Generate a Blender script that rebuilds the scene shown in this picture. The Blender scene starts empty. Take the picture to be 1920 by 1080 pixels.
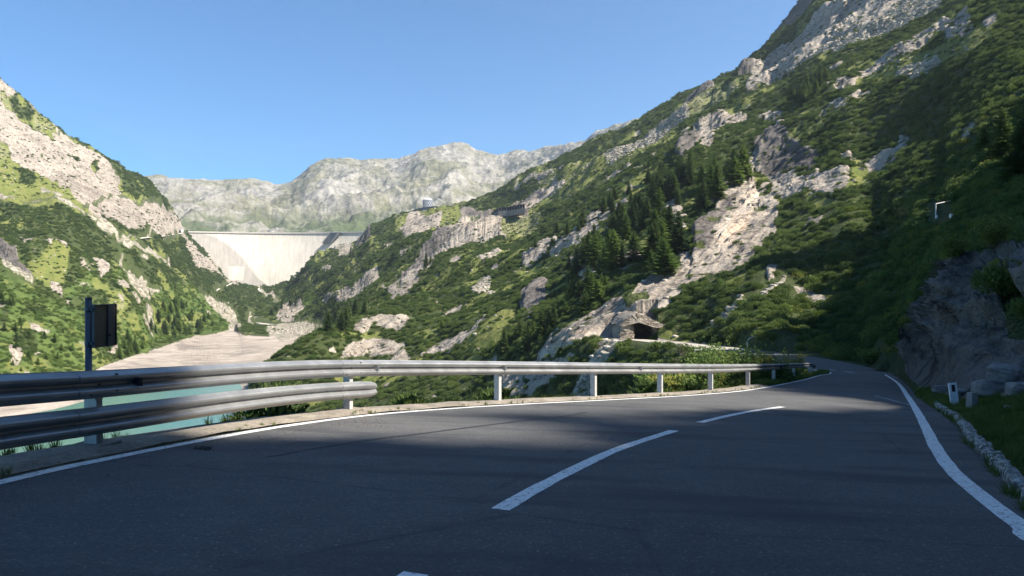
import bpy, bmesh, math, random
import numpy as np
from mathutils import Vector, Matrix, noise as mnoise
R = math.radians
C = bpy.context.scene.collection
sc = bpy.context.scene
random.seed(7)
rng = np.random.default_rng(7)

# ------------------------------------------------------------------ camera, sky, sun, exposure
F = 1280.0            # focal length in photo pixels (photo 1920 wide)
cam_d = bpy.data.cameras.new('camera')
cam_d.sensor_width = 36.0
cam_d.lens = 36.0 * F / 1920.0
cam_d.clip_start = 0.1
cam_d.clip_end = 20000
cam = bpy.data.objects.new('camera', cam_d)
C.objects.link(cam)
cam.location = (0, 0, 0)
cam.rotation_euler = (R(90), 0, 0)
sc.camera = cam

SUN_EL = R(46)
SUN_DIR = Vector((0.93, -0.37, 0)).normalized() * math.cos(SUN_EL) + Vector((0, 0, math.sin(SUN_EL)))
sun_d = bpy.data.lights.new('sun', 'SUN')
sun_d.energy = 4.7
sun_d.angle = R(0.5)
sun_d.color = (1.0, 0.93, 0.82)
sun = bpy.data.objects.new('sun', sun_d)
C.objects.link(sun)
sun.rotation_euler = SUN_DIR.to_track_quat('Z', 'Y').to_euler()

world = bpy.data.worlds.new('World')
sc.world = world
world.use_nodes = True
wn = world.node_tree
bg = wn.nodes['Background']
sky = wn.nodes.new('ShaderNodeTexSky')
sky.sky_type = 'NISHITA'
sky.sun_disc = False
sky.sun_elevation = SUN_EL
sky.sun_rotation = math.atan2(SUN_DIR.x, SUN_DIR.y)
sky.altitude = 1700
sky.air_density = 1.0
sky.dust_density = 0.3
sky.ozone_density = 1.6
tint = wn.nodes.new('ShaderNodeMix'); tint.data_type = 'RGBA'; tint.blend_type = 'MULTIPLY'; tint.inputs[0].default_value = 1
tint.inputs[7].default_value = (0.52, 0.98, 1.27, 1)
wn.links.new(sky.outputs[0], tint.inputs[6]); wn.links.new(tint.outputs[2], bg.inputs[0])
bg.inputs[1].default_value = 0.056
sc.view_settings.view_transform = 'Standard'
sc.view_settings.look = 'None'
sc.view_settings.exposure = 1.5
sc.view_settings.gamma = 1
sc.cycles.max_bounces = 5
sc.cycles.diffuse_bounces = 2
sc.cycles.glossy_bounces = 2
sc.cycles.transmission_bounces = 2
sc.cycles.transparent_max_bounces = 4
sc.cycles.volume_bounces = 0

# ------------------------------------------------------------------ helpers
def tag(o, label=None, cat=None, group=None, kind=None):
    if label: o['label'] = label
    if cat: o['category'] = cat
    if group: o['group'] = group
    if kind: o['kind'] = kind
    return o

def empty(name, loc, rz=0.0):
    o = bpy.data.objects.new(name, None)
    o.empty_display_size = 0.3
    C.objects.link(o)
    o.location = loc
    o.rotation_euler = (0, 0, rz)
    return o

class MB:
    """collects verts/faces and links them as ONE mesh object"""
    def __init__(s): s.v = []; s.f = []
    def add(s, v, f):
        n = len(s.v); s.v += [tuple(p) for p in v]; s.f += [tuple(i + n for i in q) for q in f]
    def box(s, c, d, rot=None):
        hx, hy, hz = d[0] / 2, d[1] / 2, d[2] / 2
        pts = [Vector((x, y, z)) for x in (-hx, hx) for y in (-hy, hy) for z in (-hz, hz)]
        if rot is not None: pts = [rot @ p for p in pts]
        s.add([p + Vector(c) for p in pts], [(0, 1, 3, 2), (4, 6, 7, 5), (0, 4, 5, 1), (2, 3, 7, 6), (0, 2, 6, 4), (1, 5, 7, 3)])
    def tube(s, pts, r, n=8, caps=True):
        pts = [Vector(p) for p in pts]
        rs = r if isinstance(r, (list, tuple)) else [r] * len(pts)
        base = len(s.v)
        for i, p in enumerate(pts):
            t = (pts[min(i + 1, len(pts) - 1)] - pts[max(i - 1, 0)]).normalized()
            a = t.cross(Vector((0, 0, 1)) if abs(t.z) < 0.9 else Vector((1, 0, 0))).normalized()
            b = t.cross(a)
            for k in range(n):
                an = 2 * math.pi * k / n
                s.v.append(tuple(p + (a * math.cos(an) + b * math.sin(an)) * rs[i]))
        for i in range(len(pts) - 1):
            for k in range(n):
                s.f.append((base + i * n + k, base + i * n + (k + 1) % n, base + (i + 1) * n + (k + 1) % n, base + (i + 1) * n + k))
        if caps:
            s.f.append(tuple(base + k for k in range(n)))
            s.f.append(tuple(base + (len(pts) - 1) * n + k for k in range(n)))
    def build(s, name, m, parent=None, smooth=False, bevel=0):
        me = bpy.data.meshes.new(name)
        me.from_pydata(s.v, [], s.f); me.update()
        if smooth: me.polygons.foreach_set('use_smooth', [True] * len(me.polygons))
        if m: me.materials.append(m)
        o = bpy.data.objects.new(name, me)
        C.objects.link(o)
        if parent: o.parent = parent
        if bevel:
            b = o.modifiers.new('bevel', 'BEVEL'); b.width = bevel; b.segments = 2; b.limit_method = 'ANGLE'
        return o

def copy_tree(o, parent=None):
    c = o.copy(); C.objects.link(c); c.parent = parent
    for ch in list(o.children): copy_tree(ch, c)
    return c

def grid_mesh(name, P, mat, smooth=True):
    """P: (n,m,3) array -> mesh object"""
    n, m = P.shape[:2]
    me = bpy.data.meshes.new(name)
    me.vertices.add(n * m)
    me.vertices.foreach_set('co', P.reshape(-1).astype(np.float32))
    idx = np.arange(n * m, dtype=np.int32).reshape(n, m)
    q = np.stack([idx[:-1, :-1], idx[1:, :-1], idx[1:, 1:], idx[:-1, 1:]], -1).reshape(-1, 4)
    me.loops.add(q.size); me.loops.foreach_set('vertex_index', q.reshape(-1))
    me.polygons.add(len(q))
    me.polygons.foreach_set('loop_start', np.arange(0, q.size, 4, dtype=np.int32))
    me.polygons.foreach_set('loop_total', np.full(len(q), 4, dtype=np.int32))
    me.polygons.foreach_set('use_smooth', np.full(len(q), smooth, dtype=bool))
    me.update(calc_edges=True)
    if mat: me.materials.append(mat)
    o = bpy.data.objects.new(name, me)
    C.objects.link(o)
    return o

# vectorised gradient noise
def _h(ix, iy, iz, seed):
    h = (ix.astype(np.uint32) * np.uint32(374761393) + iy.astype(np.uint32) * np.uint32(668265263)
         + iz.astype(np.uint32) * np.uint32(2147483647 & 1274126177) + np.uint32(seed * 974711))
    h = (h ^ (h >> np.uint32(13))) * np.uint32(1274126177)
    return h ^ (h >> np.uint32(16))
def pnoise(x, y, z, seed=0):
    x = np.asarray(x, np.float64); y = np.asarray(y, np.float64); z = np.asarray(z, np.float64)
    x, y, z = np.broadcast_arrays(x, y, z)
    x0 = np.floor(x); y0 = np.floor(y); z0 = np.floor(z)
    fx = (x - x0).astype(np.float32); fy = (y - y0).astype(np.float32); fz = (z - z0).astype(np.float32)
    xi = x0.astype(np.int64); yi = y0.astype(np.int64); zi = z0.astype(np.int64)
    u = fx * fx * fx * (fx * (fx * 6 - 15) + 10); v = fy * fy * fy * (fy * (fy * 6 - 15) + 10); w = fz * fz * fz * (fz * (fz * 6 - 15) + 10)
    def g(dx, dy, dz):
        h = _h((xi + dx), (yi + dy), (zi + dz), seed)
        a = (h & np.uint32(255)).astype(np.float32) * (2 * math.pi / 256)
        b = ((h >> np.uint32(8)) & np.uint32(255)).astype(np.float32) / 127.5 - 1
        r = np.sqrt(np.maximum(0, 1 - b * b))
        return r * np.cos(a) * (fx - dx) + r * np.sin(a) * (fy - dy) + b * (fz - dz)
    l = lambda a, b, t: a + (b - a) * t
    return 1.5 * l(l(l(g(0,0,0), g(1,0,0), u), l(g(0,1,0), g(1,1,0), u), v), l(l(g(0,0,1), g(1,0,1), u), l(g(0,1,1), g(1,1,1), u), v), w)
def fbm(x, y, z, octaves=4, seed=0, gain=0.5, lac=2.03):
    s = 0; a = 1.0; f = 1.0
    for i in range(octaves):
        s = s + a * pnoise(x * f, y * f, z * f, seed + i * 17); a *= gain; f *= lac
    return s
def ridged(x, y, z, octaves=4, seed=0, gain=0.5, lac=2.1):
    s = 0; a = 1.0; f = 1.0
    for i in range(octaves):
        s = s + a * (1 - 2 * np.abs(pnoise(x * f, y * f, z * f, seed + i * 31))); a *= gain; f *= lac
    return s
def sstep(a, b, x):
    t = np.clip((x - a) / (b - a), 0, 1); return t * t * (3 - 2 * t)

def pchip(xs, ys, x):
    xs = np.asarray(xs, float); ys = np.asarray(ys, float); x = np.asarray(x, float)
    h = np.diff(xs); d = np.diff(ys) / h
    m = np.zeros_like(ys)
    m[0] = d[0]; m[-1] = d[-1]
    for i in range(1, len(xs) - 1):
        if d[i - 1] * d[i] > 0:
            w1 = 2 * h[i] + h[i - 1]; w2 = h[i] + 2 * h[i - 1]
            m[i] = (w1 + w2) / (w1 / d[i - 1] + w2 / d[i])
    i = np.clip(np.searchsorted(xs, x) - 1, 0, len(xs) - 2)
    t = np.clip((x - xs[i]) / h[i], 0, 1)
    return ((2*t**3 - 3*t**2 + 1) * ys[i] + (t**3 - 2*t**2 + t) * h[i] * m[i] + (-2*t**3 + 3*t**2) * ys[i+1] + (t**3 - t**2) * h[i] * m[i+1])

# ------------------------------------------------------------------ materials
def nmat(name):
    m = bpy.data.materials.new(name); m.use_nodes = True
    nt = m.node_tree; b = nt.nodes['Principled BSDF']
    return m, nt, b
def N(nt, t, **kw):
    n = nt.nodes.new(t)
    for k, v in kw.items(): setattr(n, k, v)
    return n
def noise_node(nt, scale, detail=4, rough=0.55, vec=None, dist=0.0):
    n = N(nt, 'ShaderNodeTexNoise'); n.inputs['Scale'].default_value = scale
    n.inputs['Detail'].default_value = detail; n.inputs['Roughness'].default_value = rough
    n.inputs['Distortion'].default_value = dist
    if vec is not None: nt.links.new(vec, n.inputs['Vector'])
    return n.outputs['Fac']
def ramp(nt, fac, stops):
    r = N(nt, 'ShaderNodeValToRGB'); nt.links.new(fac, r.inputs[0])
    e = r.color_ramp.elements
    while len(e) < len(stops): e.new(0.5)
    for i, (p, c) in enumerate(stops):
        e[i].position = p
        e[i].color = (c, c, c, 1) if isinstance(c, (int, float)) else (*c, 1)
    return r.outputs[0]
def mix(nt, fac, a, b, mode='MIX'):
    m = N(nt, 'ShaderNodeMix'); m.data_type = 'RGBA'; m.blend_type = mode
    for v, i in ((fac, 0), (a, 6), (b, 7)):
        if isinstance(v, (int, float)): m.inputs[i].default_value = v
        elif isinstance(v, tuple): m.inputs[i].default_value = (*v, 1)
        else: nt.links.new(v, m.inputs[i])
    return m.outputs[2]
def mth(nt, op, a, b=0.0, c=None):
    m = N(nt, 'ShaderNodeMath'); m.operation = op
    for v, i in ((a, 0), (b, 1), (c, 2)):
        if v is None: continue
        if isinstance(v, (int, float)): m.inputs[i].default_value = v
        else: nt.links.new(v, m.inputs[i])
    return m.outputs[0]
def bump(nt, b, h, strength=0.5, dist=0.1):
    n = N(nt, 'ShaderNodeBump'); n.inputs['Strength'].default_value = strength; n.inputs['Distance'].default_value = dist
    nt.links.new(h, n.inputs['Height']); nt.links.new(n.outputs[0], b.inputs['Normal'])
def objcoord(nt, scale=None):
    t = N(nt, 'ShaderNodeNewGeometry').outputs['Position']
    if scale:
        mp = N(nt, 'ShaderNodeMapping'); mp.inputs['Scale'].default_value = scale
        nt.links.new(t, mp.inputs['Vector']); return mp.outputs[0]
    return t
def simple(name, col, rough=0.7, metal=0.0, nscale=20, var=0.25, bumpd=0.0):
    m, nt, b = nmat(name)
    tc = N(nt, 'ShaderNodeTexCoord').outputs['Object']
    f = noise_node(nt, nscale, 5, 0.6, tc)
    c1 = tuple(x * (1 - var) for x in col); c2 = tuple(min(1, x * (1 + var)) for x in col)
    nt.links.new(ramp(nt, f, [(0.3, c1), (0.7, c2)]), b.inputs['Base Color'])
    b.inputs['Roughness'].default_value = rough; b.inputs['Metallic'].default_value = metal
    if bumpd: bump(nt, b, f, 0.6, bumpd)
    return m
# ------------------------------------------------------------------ terrain: profile nodes (distance, image height) per bearing
def road_z(X, Y):
    """height of the road surface: sloping plane, levelling off past the bend"""
    X = np.asarray(X, float); Y = np.asarray(Y, float)
    pl = -1.12 - 0.034 * X - 0.0885 * np.minimum(Y, 75)
    return np.where(Y > 75, -1.12 - 0.034 * np.minimum(X, 35) - 6.64 - 0.045 * (Y - 75), pl)
def rp(px, py):
    """point of the road plane on the bearing (px,py)"""
    a = (px - 960) / F; b = (py - 540) / F
    Y = 1.12 / (b - 0.0885 - 0.034 * a)
    return (a * Y, Y)

# edges of the carriageway (world metres)
LEFT = [(-1.0, -40), (-2.9, -20), (-3.75, -5), (-3.95, 1.5)] + [rp(*p) for p in
        [(0, 905), (200, 861), (400, 822), (550, 797), (700, 778), (850, 766), (1000, 757), (1150, 749.5), (1300, 741), (1400, 732), (1465, 721), (1512, 711), (1537, 704)]] + \
       [(25.2, 54), (29.3, 64), (33.6, 78), (36, 95), (36, 115), (34, 145), (30, 175), (27, 193)]
RIGHT = [(7.0, -40), (4.6, -20), (3.3, -5), (3.1, 1.5)] + [rp(*p) for p in
        [(1985, 1035), (1920, 990), (1850, 938), (1785, 882), (1752, 835), (1740, 810), (1720, 772), (1703, 745), (1683, 718), (1662, 704)]] + \
       [(33.5, 62), (39.5, 78), (42.5, 95), (43, 118), (40.5, 148), (36, 178), (32, 196)]
def smooth_poly(pts, step=0.5):
    pts = np.array(pts, float)
    # catmull-rom then arc-length resample
    P = np.vstack([2 * pts[0] - pts[1], pts, 2 * pts[-1] - pts[-2]])
    out = []
    for i in range(1, len(P) - 2):
        p0, p1, p2, p3 = P[i - 1], P[i], P[i + 1], P[i + 2]
        for t in np.linspace(0, 1, 24, endpoint=False):
            out.append(0.5 * ((2 * p1) + (-p0 + p2) * t + (2 * p0 - 5 * p1 + 4 * p2 - p3) * t * t + (-p0 + 3 * p1 - 3 * p2 + p3) * t ** 3))
    out.append(P[-2]); out = np.array(out)
    for _ in range(6): out[1:-1] = 0.25 * out[:-2] + 0.5 * out[1:-1] + 0.25 * out[2:]
    s = np.concatenate([[0], np.cumsum(np.linalg.norm(np.diff(out, axis=0), axis=1))])
    n = max(int(s[-1] / step), 6)
    ss = np.linspace(0, s[-1], n)
    return np.stack([np.interp(ss, s, out[:, 0]), np.interp(ss, s, out[:, 1])], 1)
def offset(P, d):
    """offset to the right (+) or left (-) of travel"""
    T = np.gradient(P, axis=0); T /= np.linalg.norm(T, axis=1)[:, None]
    return P + np.stack([T[:, 1], -T[:, 0]], 1) * d
LL = smooth_poly(LEFT); RR = smooth_poly(RIGHT)
EDGE_L = offset(LL, -0.86)     # outer lip of the verge behind the rail
KERB = [(9.5, -40), (6.5, -20), (4.7, -5), (4.05, 1.5)] + [rp(*p) for p in
        [(1990, 985), (1920, 935), (1865, 880), (1815, 826), (1797, 795), (1765, 772), (1735, 752), (1715, 738), (1690, 712), (1668, 701)]] + \
       [(34.5, 61.5), (40.5, 77.5), (43.5, 95), (44, 118), (41.5, 149), (37, 179), (33, 197)]
KK = smooth_poly(KERB)

def depth_at(curve, px):
    """distance at which a ground curve crosses the bearing px (first crossing in front)"""
    q = 960 + F * curve[:, 0] / np.maximum(curve[:, 1], 0.05)
    ok = curve[:, 1] > 0.4
    q = q[ok]; yy = curve[ok, 1]
    o = []
    for p in np.atleast_1d(px):
        s = np.where((q[:-1] - p) * (q[1:] - p) <= 0)[0]
        o.append(yy[s[0]] + (p - q[s[0]]) / (q[s[0] + 1] - q[s[0]]) * (yy[s[0] + 1] - yy[s[0]]) if len(s) else np.nan)
    return np.array(o)

Zc = lambda z: ('z', z)
COLS = {
 -900: [(60,Zc(-45)),(150,Zc(-64)),(165,Zc(-63)),(200,Zc(-58)),(230,Zc(-50)),(400,Zc(40)),(600,Zc(160)),(900,Zc(330)),(1300,Zc(380)),(2500,Zc(300))],
 -100: [(60,Zc(-45)),(220,Zc(-64)),(290,Zc(-62)),(325,Zc(-58)),(380,706),(600,500),(800,398),(1230,85),(1500,Zc(380)),(2500,Zc(300))],
    0: [(60,Zc(-45)),(230,Zc(-64)),(305,Zc(-61.5)),(335,Zc(-58)),(385,705),(600,505),(810,400),(1250,165),(1500,Zc(340)),(2500,Zc(300))],
   60: [(60,Zc(-45)),(240,Zc(-64)),(320,Zc(-61.5)),(345,Zc(-58.6)),(410,703),(620,512),(830,406),(1280,208),(1500,Zc(290)),(2500,Zc(250))],
  120: [(60,Zc(-45)),(250,Zc(-64)),(340,Zc(-61)),(365,Zc(-59)),(440,697),(650,520),(850,415),(1300,250),(1500,Zc(250)),(2500,Zc(200))],
  195: [(60,Zc(-45)),(255,Zc(-64)),(365,Zc(-61)),(440,Zc(-58.8)),(500,688),(700,532),(930,432),(1340,293),(1500,Zc(220)),(2500,Zc(150))],
  240: [(60,Zc(-45)),(260,Zc(-64)),(380,Zc(-61)),(520,Zc(-58.5)),(560,672),(740,540),(980,442),(1400,322),(1600,Zc(190)),(2500,Zc(100))],
  300: [(60,Zc(-45)),(260,Zc(-64)),(392,Zc(-61)),(600,Zc(-58.5)),(690,643),(860,545),(1200,445),(1600,366),(1800,Zc(160)),(2500,Zc(60))],
  345: [(60,Zc(-45)),(260,Zc(-64)),(405,Zc(-61)),(700,Zc(-58.5)),(800,629),(1000,548),(1500,462),(1940,432),(2030,Zc(140)),(2500,Zc(40))],
  370: [(60,Zc(-45)),(265,Zc(-64)),(415,Zc(-61)),(780,Zc(-58.5)),(870,622),(1050,560),(1500,490),(1900,460),(2030,Zc(100)),(2500,Zc(40))],
  400: [(60,Zc(-45)),(270,Zc(-64)),(425,Zc(-61)),(850,Zc(-58.5)),(930,616),(1100,572),(1500,522),(1880,492),(2030,Zc(50)),(2500,Zc(20))],
  440: [(60,Zc(-45)),(280,Zc(-63)),(440,Zc(-61)),(960,Zc(-58.5)),(930,616),(1150,588),(1500,553),(1880,533),(2030,Zc(-10)),(2500,Zc(-10))],
  462: [(60,Zc(-45)),(300,Zc(-62.5)),(345,Zc(-62)),(560,Zc(-59.2)),(880,622),(1170,590),(1500,557),(1880,539),(2030,Zc(-15)),(2500,Zc(-15))],
  480: [(60,Zc(-45)),(300,Zc(-58)),(335,722),(500,Zc(-59.3)),(840,627),(1190,592),(1500,560),(1880,541),(2030,Zc(-15)),(2500,Zc(-15))],
  530: [(60,Zc(-45)),(300,770),(345,668),(450,Zc(-59.4)),(800,632),(1150,594),(1450,562),(1650,540),(1850,Zc(-20)),(2500,Zc(-20))],
  570: [(60,Zc(-45)),(298,775),(360,640),(460,Zc(-59.4)),(800,632),(1120,586),(1400,540),(1620,506),(1850,Zc(0)),(2500,Zc(-20))],
  600: [(60,Zc(-45)),(295,780),(370,622),(470,Zc(-58)),(790,633),(1080,577),(1350,525),(1600,477),(1850,Zc(20)),(2500,Zc(0))],
  650: [(60,Zc(-42)),(290,778),(400,596),(490,Zc(-30)),(750,588),(950,545),(1300,497),(1580,466),(1800,Zc(50)),(2500,Zc(30))],
  676: [(60,Zc(-41)),(285,776),(415,588),(505,582),(725,572),(925,532),(1250,475),(1565,450),(1780,Zc(70)),(2500,Zc(40))],
  700: [(60,Zc(-40)),(280,775),(430,580),(520,577),(700,557),(900,520),(1200,460),(1560,425),(1750,Zc(100)),(2500,Zc(60))],
  800: [(60,Zc(-36)),(260,768),(420,565),(540,540),(700,505),(900,462),(1200,420),(1500,396),(1700,Zc(120)),(2500,Zc(80))],
  870: [(60,Zc(-34)),(250,762),(350,602),(480,535),(650,482),(900,435),(1230,407),(1400,387),(1600,Zc(120)),(2500,Zc(100))],
 1000: [(65,Zc(-28)),(200,752),(260,632),(380,540),(520,472),(750,415),(1050,368),(1250,320),(1400,Zc(190)),(2500,Zc(150))],
 1100: [(70,Zc(-26)),(170,742),(200,640),(280,540),(400,450),(600,385),(850,325),(1150,276),(1350,Zc(215)),(2500,Zc(200))],
 1190: [(75,Zc(-24)),(160,724),(186,640),(215,560),(330,440),(520,340),(800,275),(1120,232),(1350,Zc(240)),(2500,Zc(250))],
 1300: [(80,Zc(-22)),(150,700),(178,622),(210,540),(300,400),(480,300),(750,225),(1060,170),(1300,Zc(290)),(2500,Zc(300))],
 1430: [(78,Zc(-13)),(100,662),(140,600),(200,500),(300,370),(450,265),(680,170),(1000,86),(1250,Zc(350)),(2500,Zc(400))],
 1530: [(80,687),(110,655),(150,590),(205,450),(280,320),(400,210),(620,105),(950,-22),(1250,Zc(430)),(2500,Zc(500))],
 1600: [(92,683),(115,650),(150,570),(205,410),(280,275),(400,160),(600,50),(900,-90),(1250,Zc(480)),(2500,Zc(550))],
 1700: [(33,699),(40,655),(70,610),(130,530),(200,350),(330,150),(560,0),(850,-130),(1250,Zc(520)),(2500,Zc(600))],
 1760: [(22,735),(25,690),(34,580),(75,505),(150,400),(300,130),(540,-30),(820,-170),(1250,Zc(560)),(2500,Zc(640))],
 1800: [(18.5,752),(21,700),(29,500),(60,470),(150,350),(290,90),(520,-50),(800,-200),(1250,Zc(580)),(2500,Zc(660))],
 1920: [(14,752),(17.5,690),(26,470),(55,430),(140,270),(260,30),(460,-130),(750,-300),(1250,Zc(650)),(2500,Zc(700))],
 2200: [(10.5,765),(13.5,680),(22,400),(50,300),(120,120),(240,-80),(440,-280),(720,-420),(1250,Zc(750)),(2500,Zc(800))],
 2700: [(7.5,780),(10,670),(18,260),(32,20),(80,-230),(200,-400),(420,-500),(700,-600),(1250,Zc(900)),(2500,Zc(950))],
}
cpx = np.array(sorted(COLS))
NK = 11
NY = np.zeros((len(cpx), NK)); NP = np.zeros((len(cpx), NK))
for i, p in enumerate(cpx):
    for k, (Y, q) in enumerate(COLS[p]):
        NY[i, k + 1] = Y
        NP[i, k + 1] = 540 - F * q[1] / Y if isinstance(q, tuple) else q
cols = np.concatenate([np.arange(-900, -160, 10.0), np.arange(-160, 2080, 1.75), np.arange(2080, 2700.1, 8.0)])
nc = len(cols)
# near edge of this sheet: verge lip on the left, kerb on the right, with the road between them near the bend
def near_edge(px):
    l = depth_at(EDGE_L, px); r = depth_at(KK, px)
    e = np.where(px < 1520, l, r)
    e2 = np.where(px < 1100, 1e9, e)
    bad = ~np.isfinite(e)
    e[bad] = np.interp(px[bad], px[~bad], e[~bad])
    return e
ye = near_edge(cols)
sel = (cols > 1515) & (cols < 1672)           # behind the visible end of the road
ye[sel] = np.interp(cols[sel], [1515, 1545, 1640, 1672], [60, 80, 70, 54])
ye = np.where(cols > 2080, np.minimum(ye, 4.5), ye)
ye = np.convolve(np.pad(ye, 6, mode='edge'), np.ones(13) / 13, 'valid')
cY = np.zeros((nc, NK)); cP = np.zeros((nc, NK))
for k in range(1, NK):
    cY[:, k] = np.exp(pchip(cpx, np.log(NY[:, k]), cols))
    cP[:, k] = pchip(cpx, NP[:, k], cols)
cY[:, 0] = ye
cP[:, 0] = 540 - F * (road_z((cols - 960) / F * ye, ye) - 0.02) / ye
for k in range(1, NK): cY[:, k] = np.maximum(cY[:, k], cY[:, k - 1] * 1.02)
# dense curve per bearing, then resample by screen distance
NR = 800
U = np.linspace(0, NK - 1, 1400)
TY = np.zeros((nc, NR)); TP = np.zeros((nc, NR))
for i in range(nc):
    ly = pchip(np.arange(NK), np.log(cY[i]), U); pp = pchip(np.arange(NK), cP[i], U)
    w = np.sqrt(np.gradient(pp) ** 2 + (55 * np.gradient(ly)) ** 2)
    vis = (U < 8.4) & (pp > -60); w = w * np.where(vis, 1, 0.25)
    s = np.cumsum(w); s = (s - s[0]) / (s[-1] - s[0])
    t = np.linspace(0, 1, NR)
    TY[i] = np.exp(np.interp(t, s, ly)); TP[i] = np.interp(t, s, pp)
# flat lake bed and delta: never below the gently rising floor of the valley
TZ0 = (540 - TP) / F * TY
for i in range(nc):
    if cols[i] < 625:
        fl_ = np.interp(TY[i], [cY[i, 2], cY[i, 3], min(cY[i, 3] + 75, cY[i, 4] - 1), cY[i, 4], cY[i, 5]], [-64, -61.5, -59.7, -59.0, -57.8])
        z_ = np.where(TY[i] < cY[i, 7], np.maximum(TZ0[i], fl_), TZ0[i])
        TP[i] = 540 - F * z_ / TY[i]
TX = (cols[:, None] - 960) / F * TY
TZ = (540 - TP) / F * TY
BPX = np.repeat(cols[:, None], NR, 1); BPY = TP.copy()

def normals(X, Y, Z):
    P = np.stack([X, Y, Z], -1)
    du = np.gradient(P, axis=0); dv = np.gradient(P, axis=1)
    n = np.cross(du, dv); n /= np.linalg.norm(n, axis=-1)[..., None] + 1e-9
    n *= np.sign(n[..., 2:3] + 1e-9)
    return n

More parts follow.
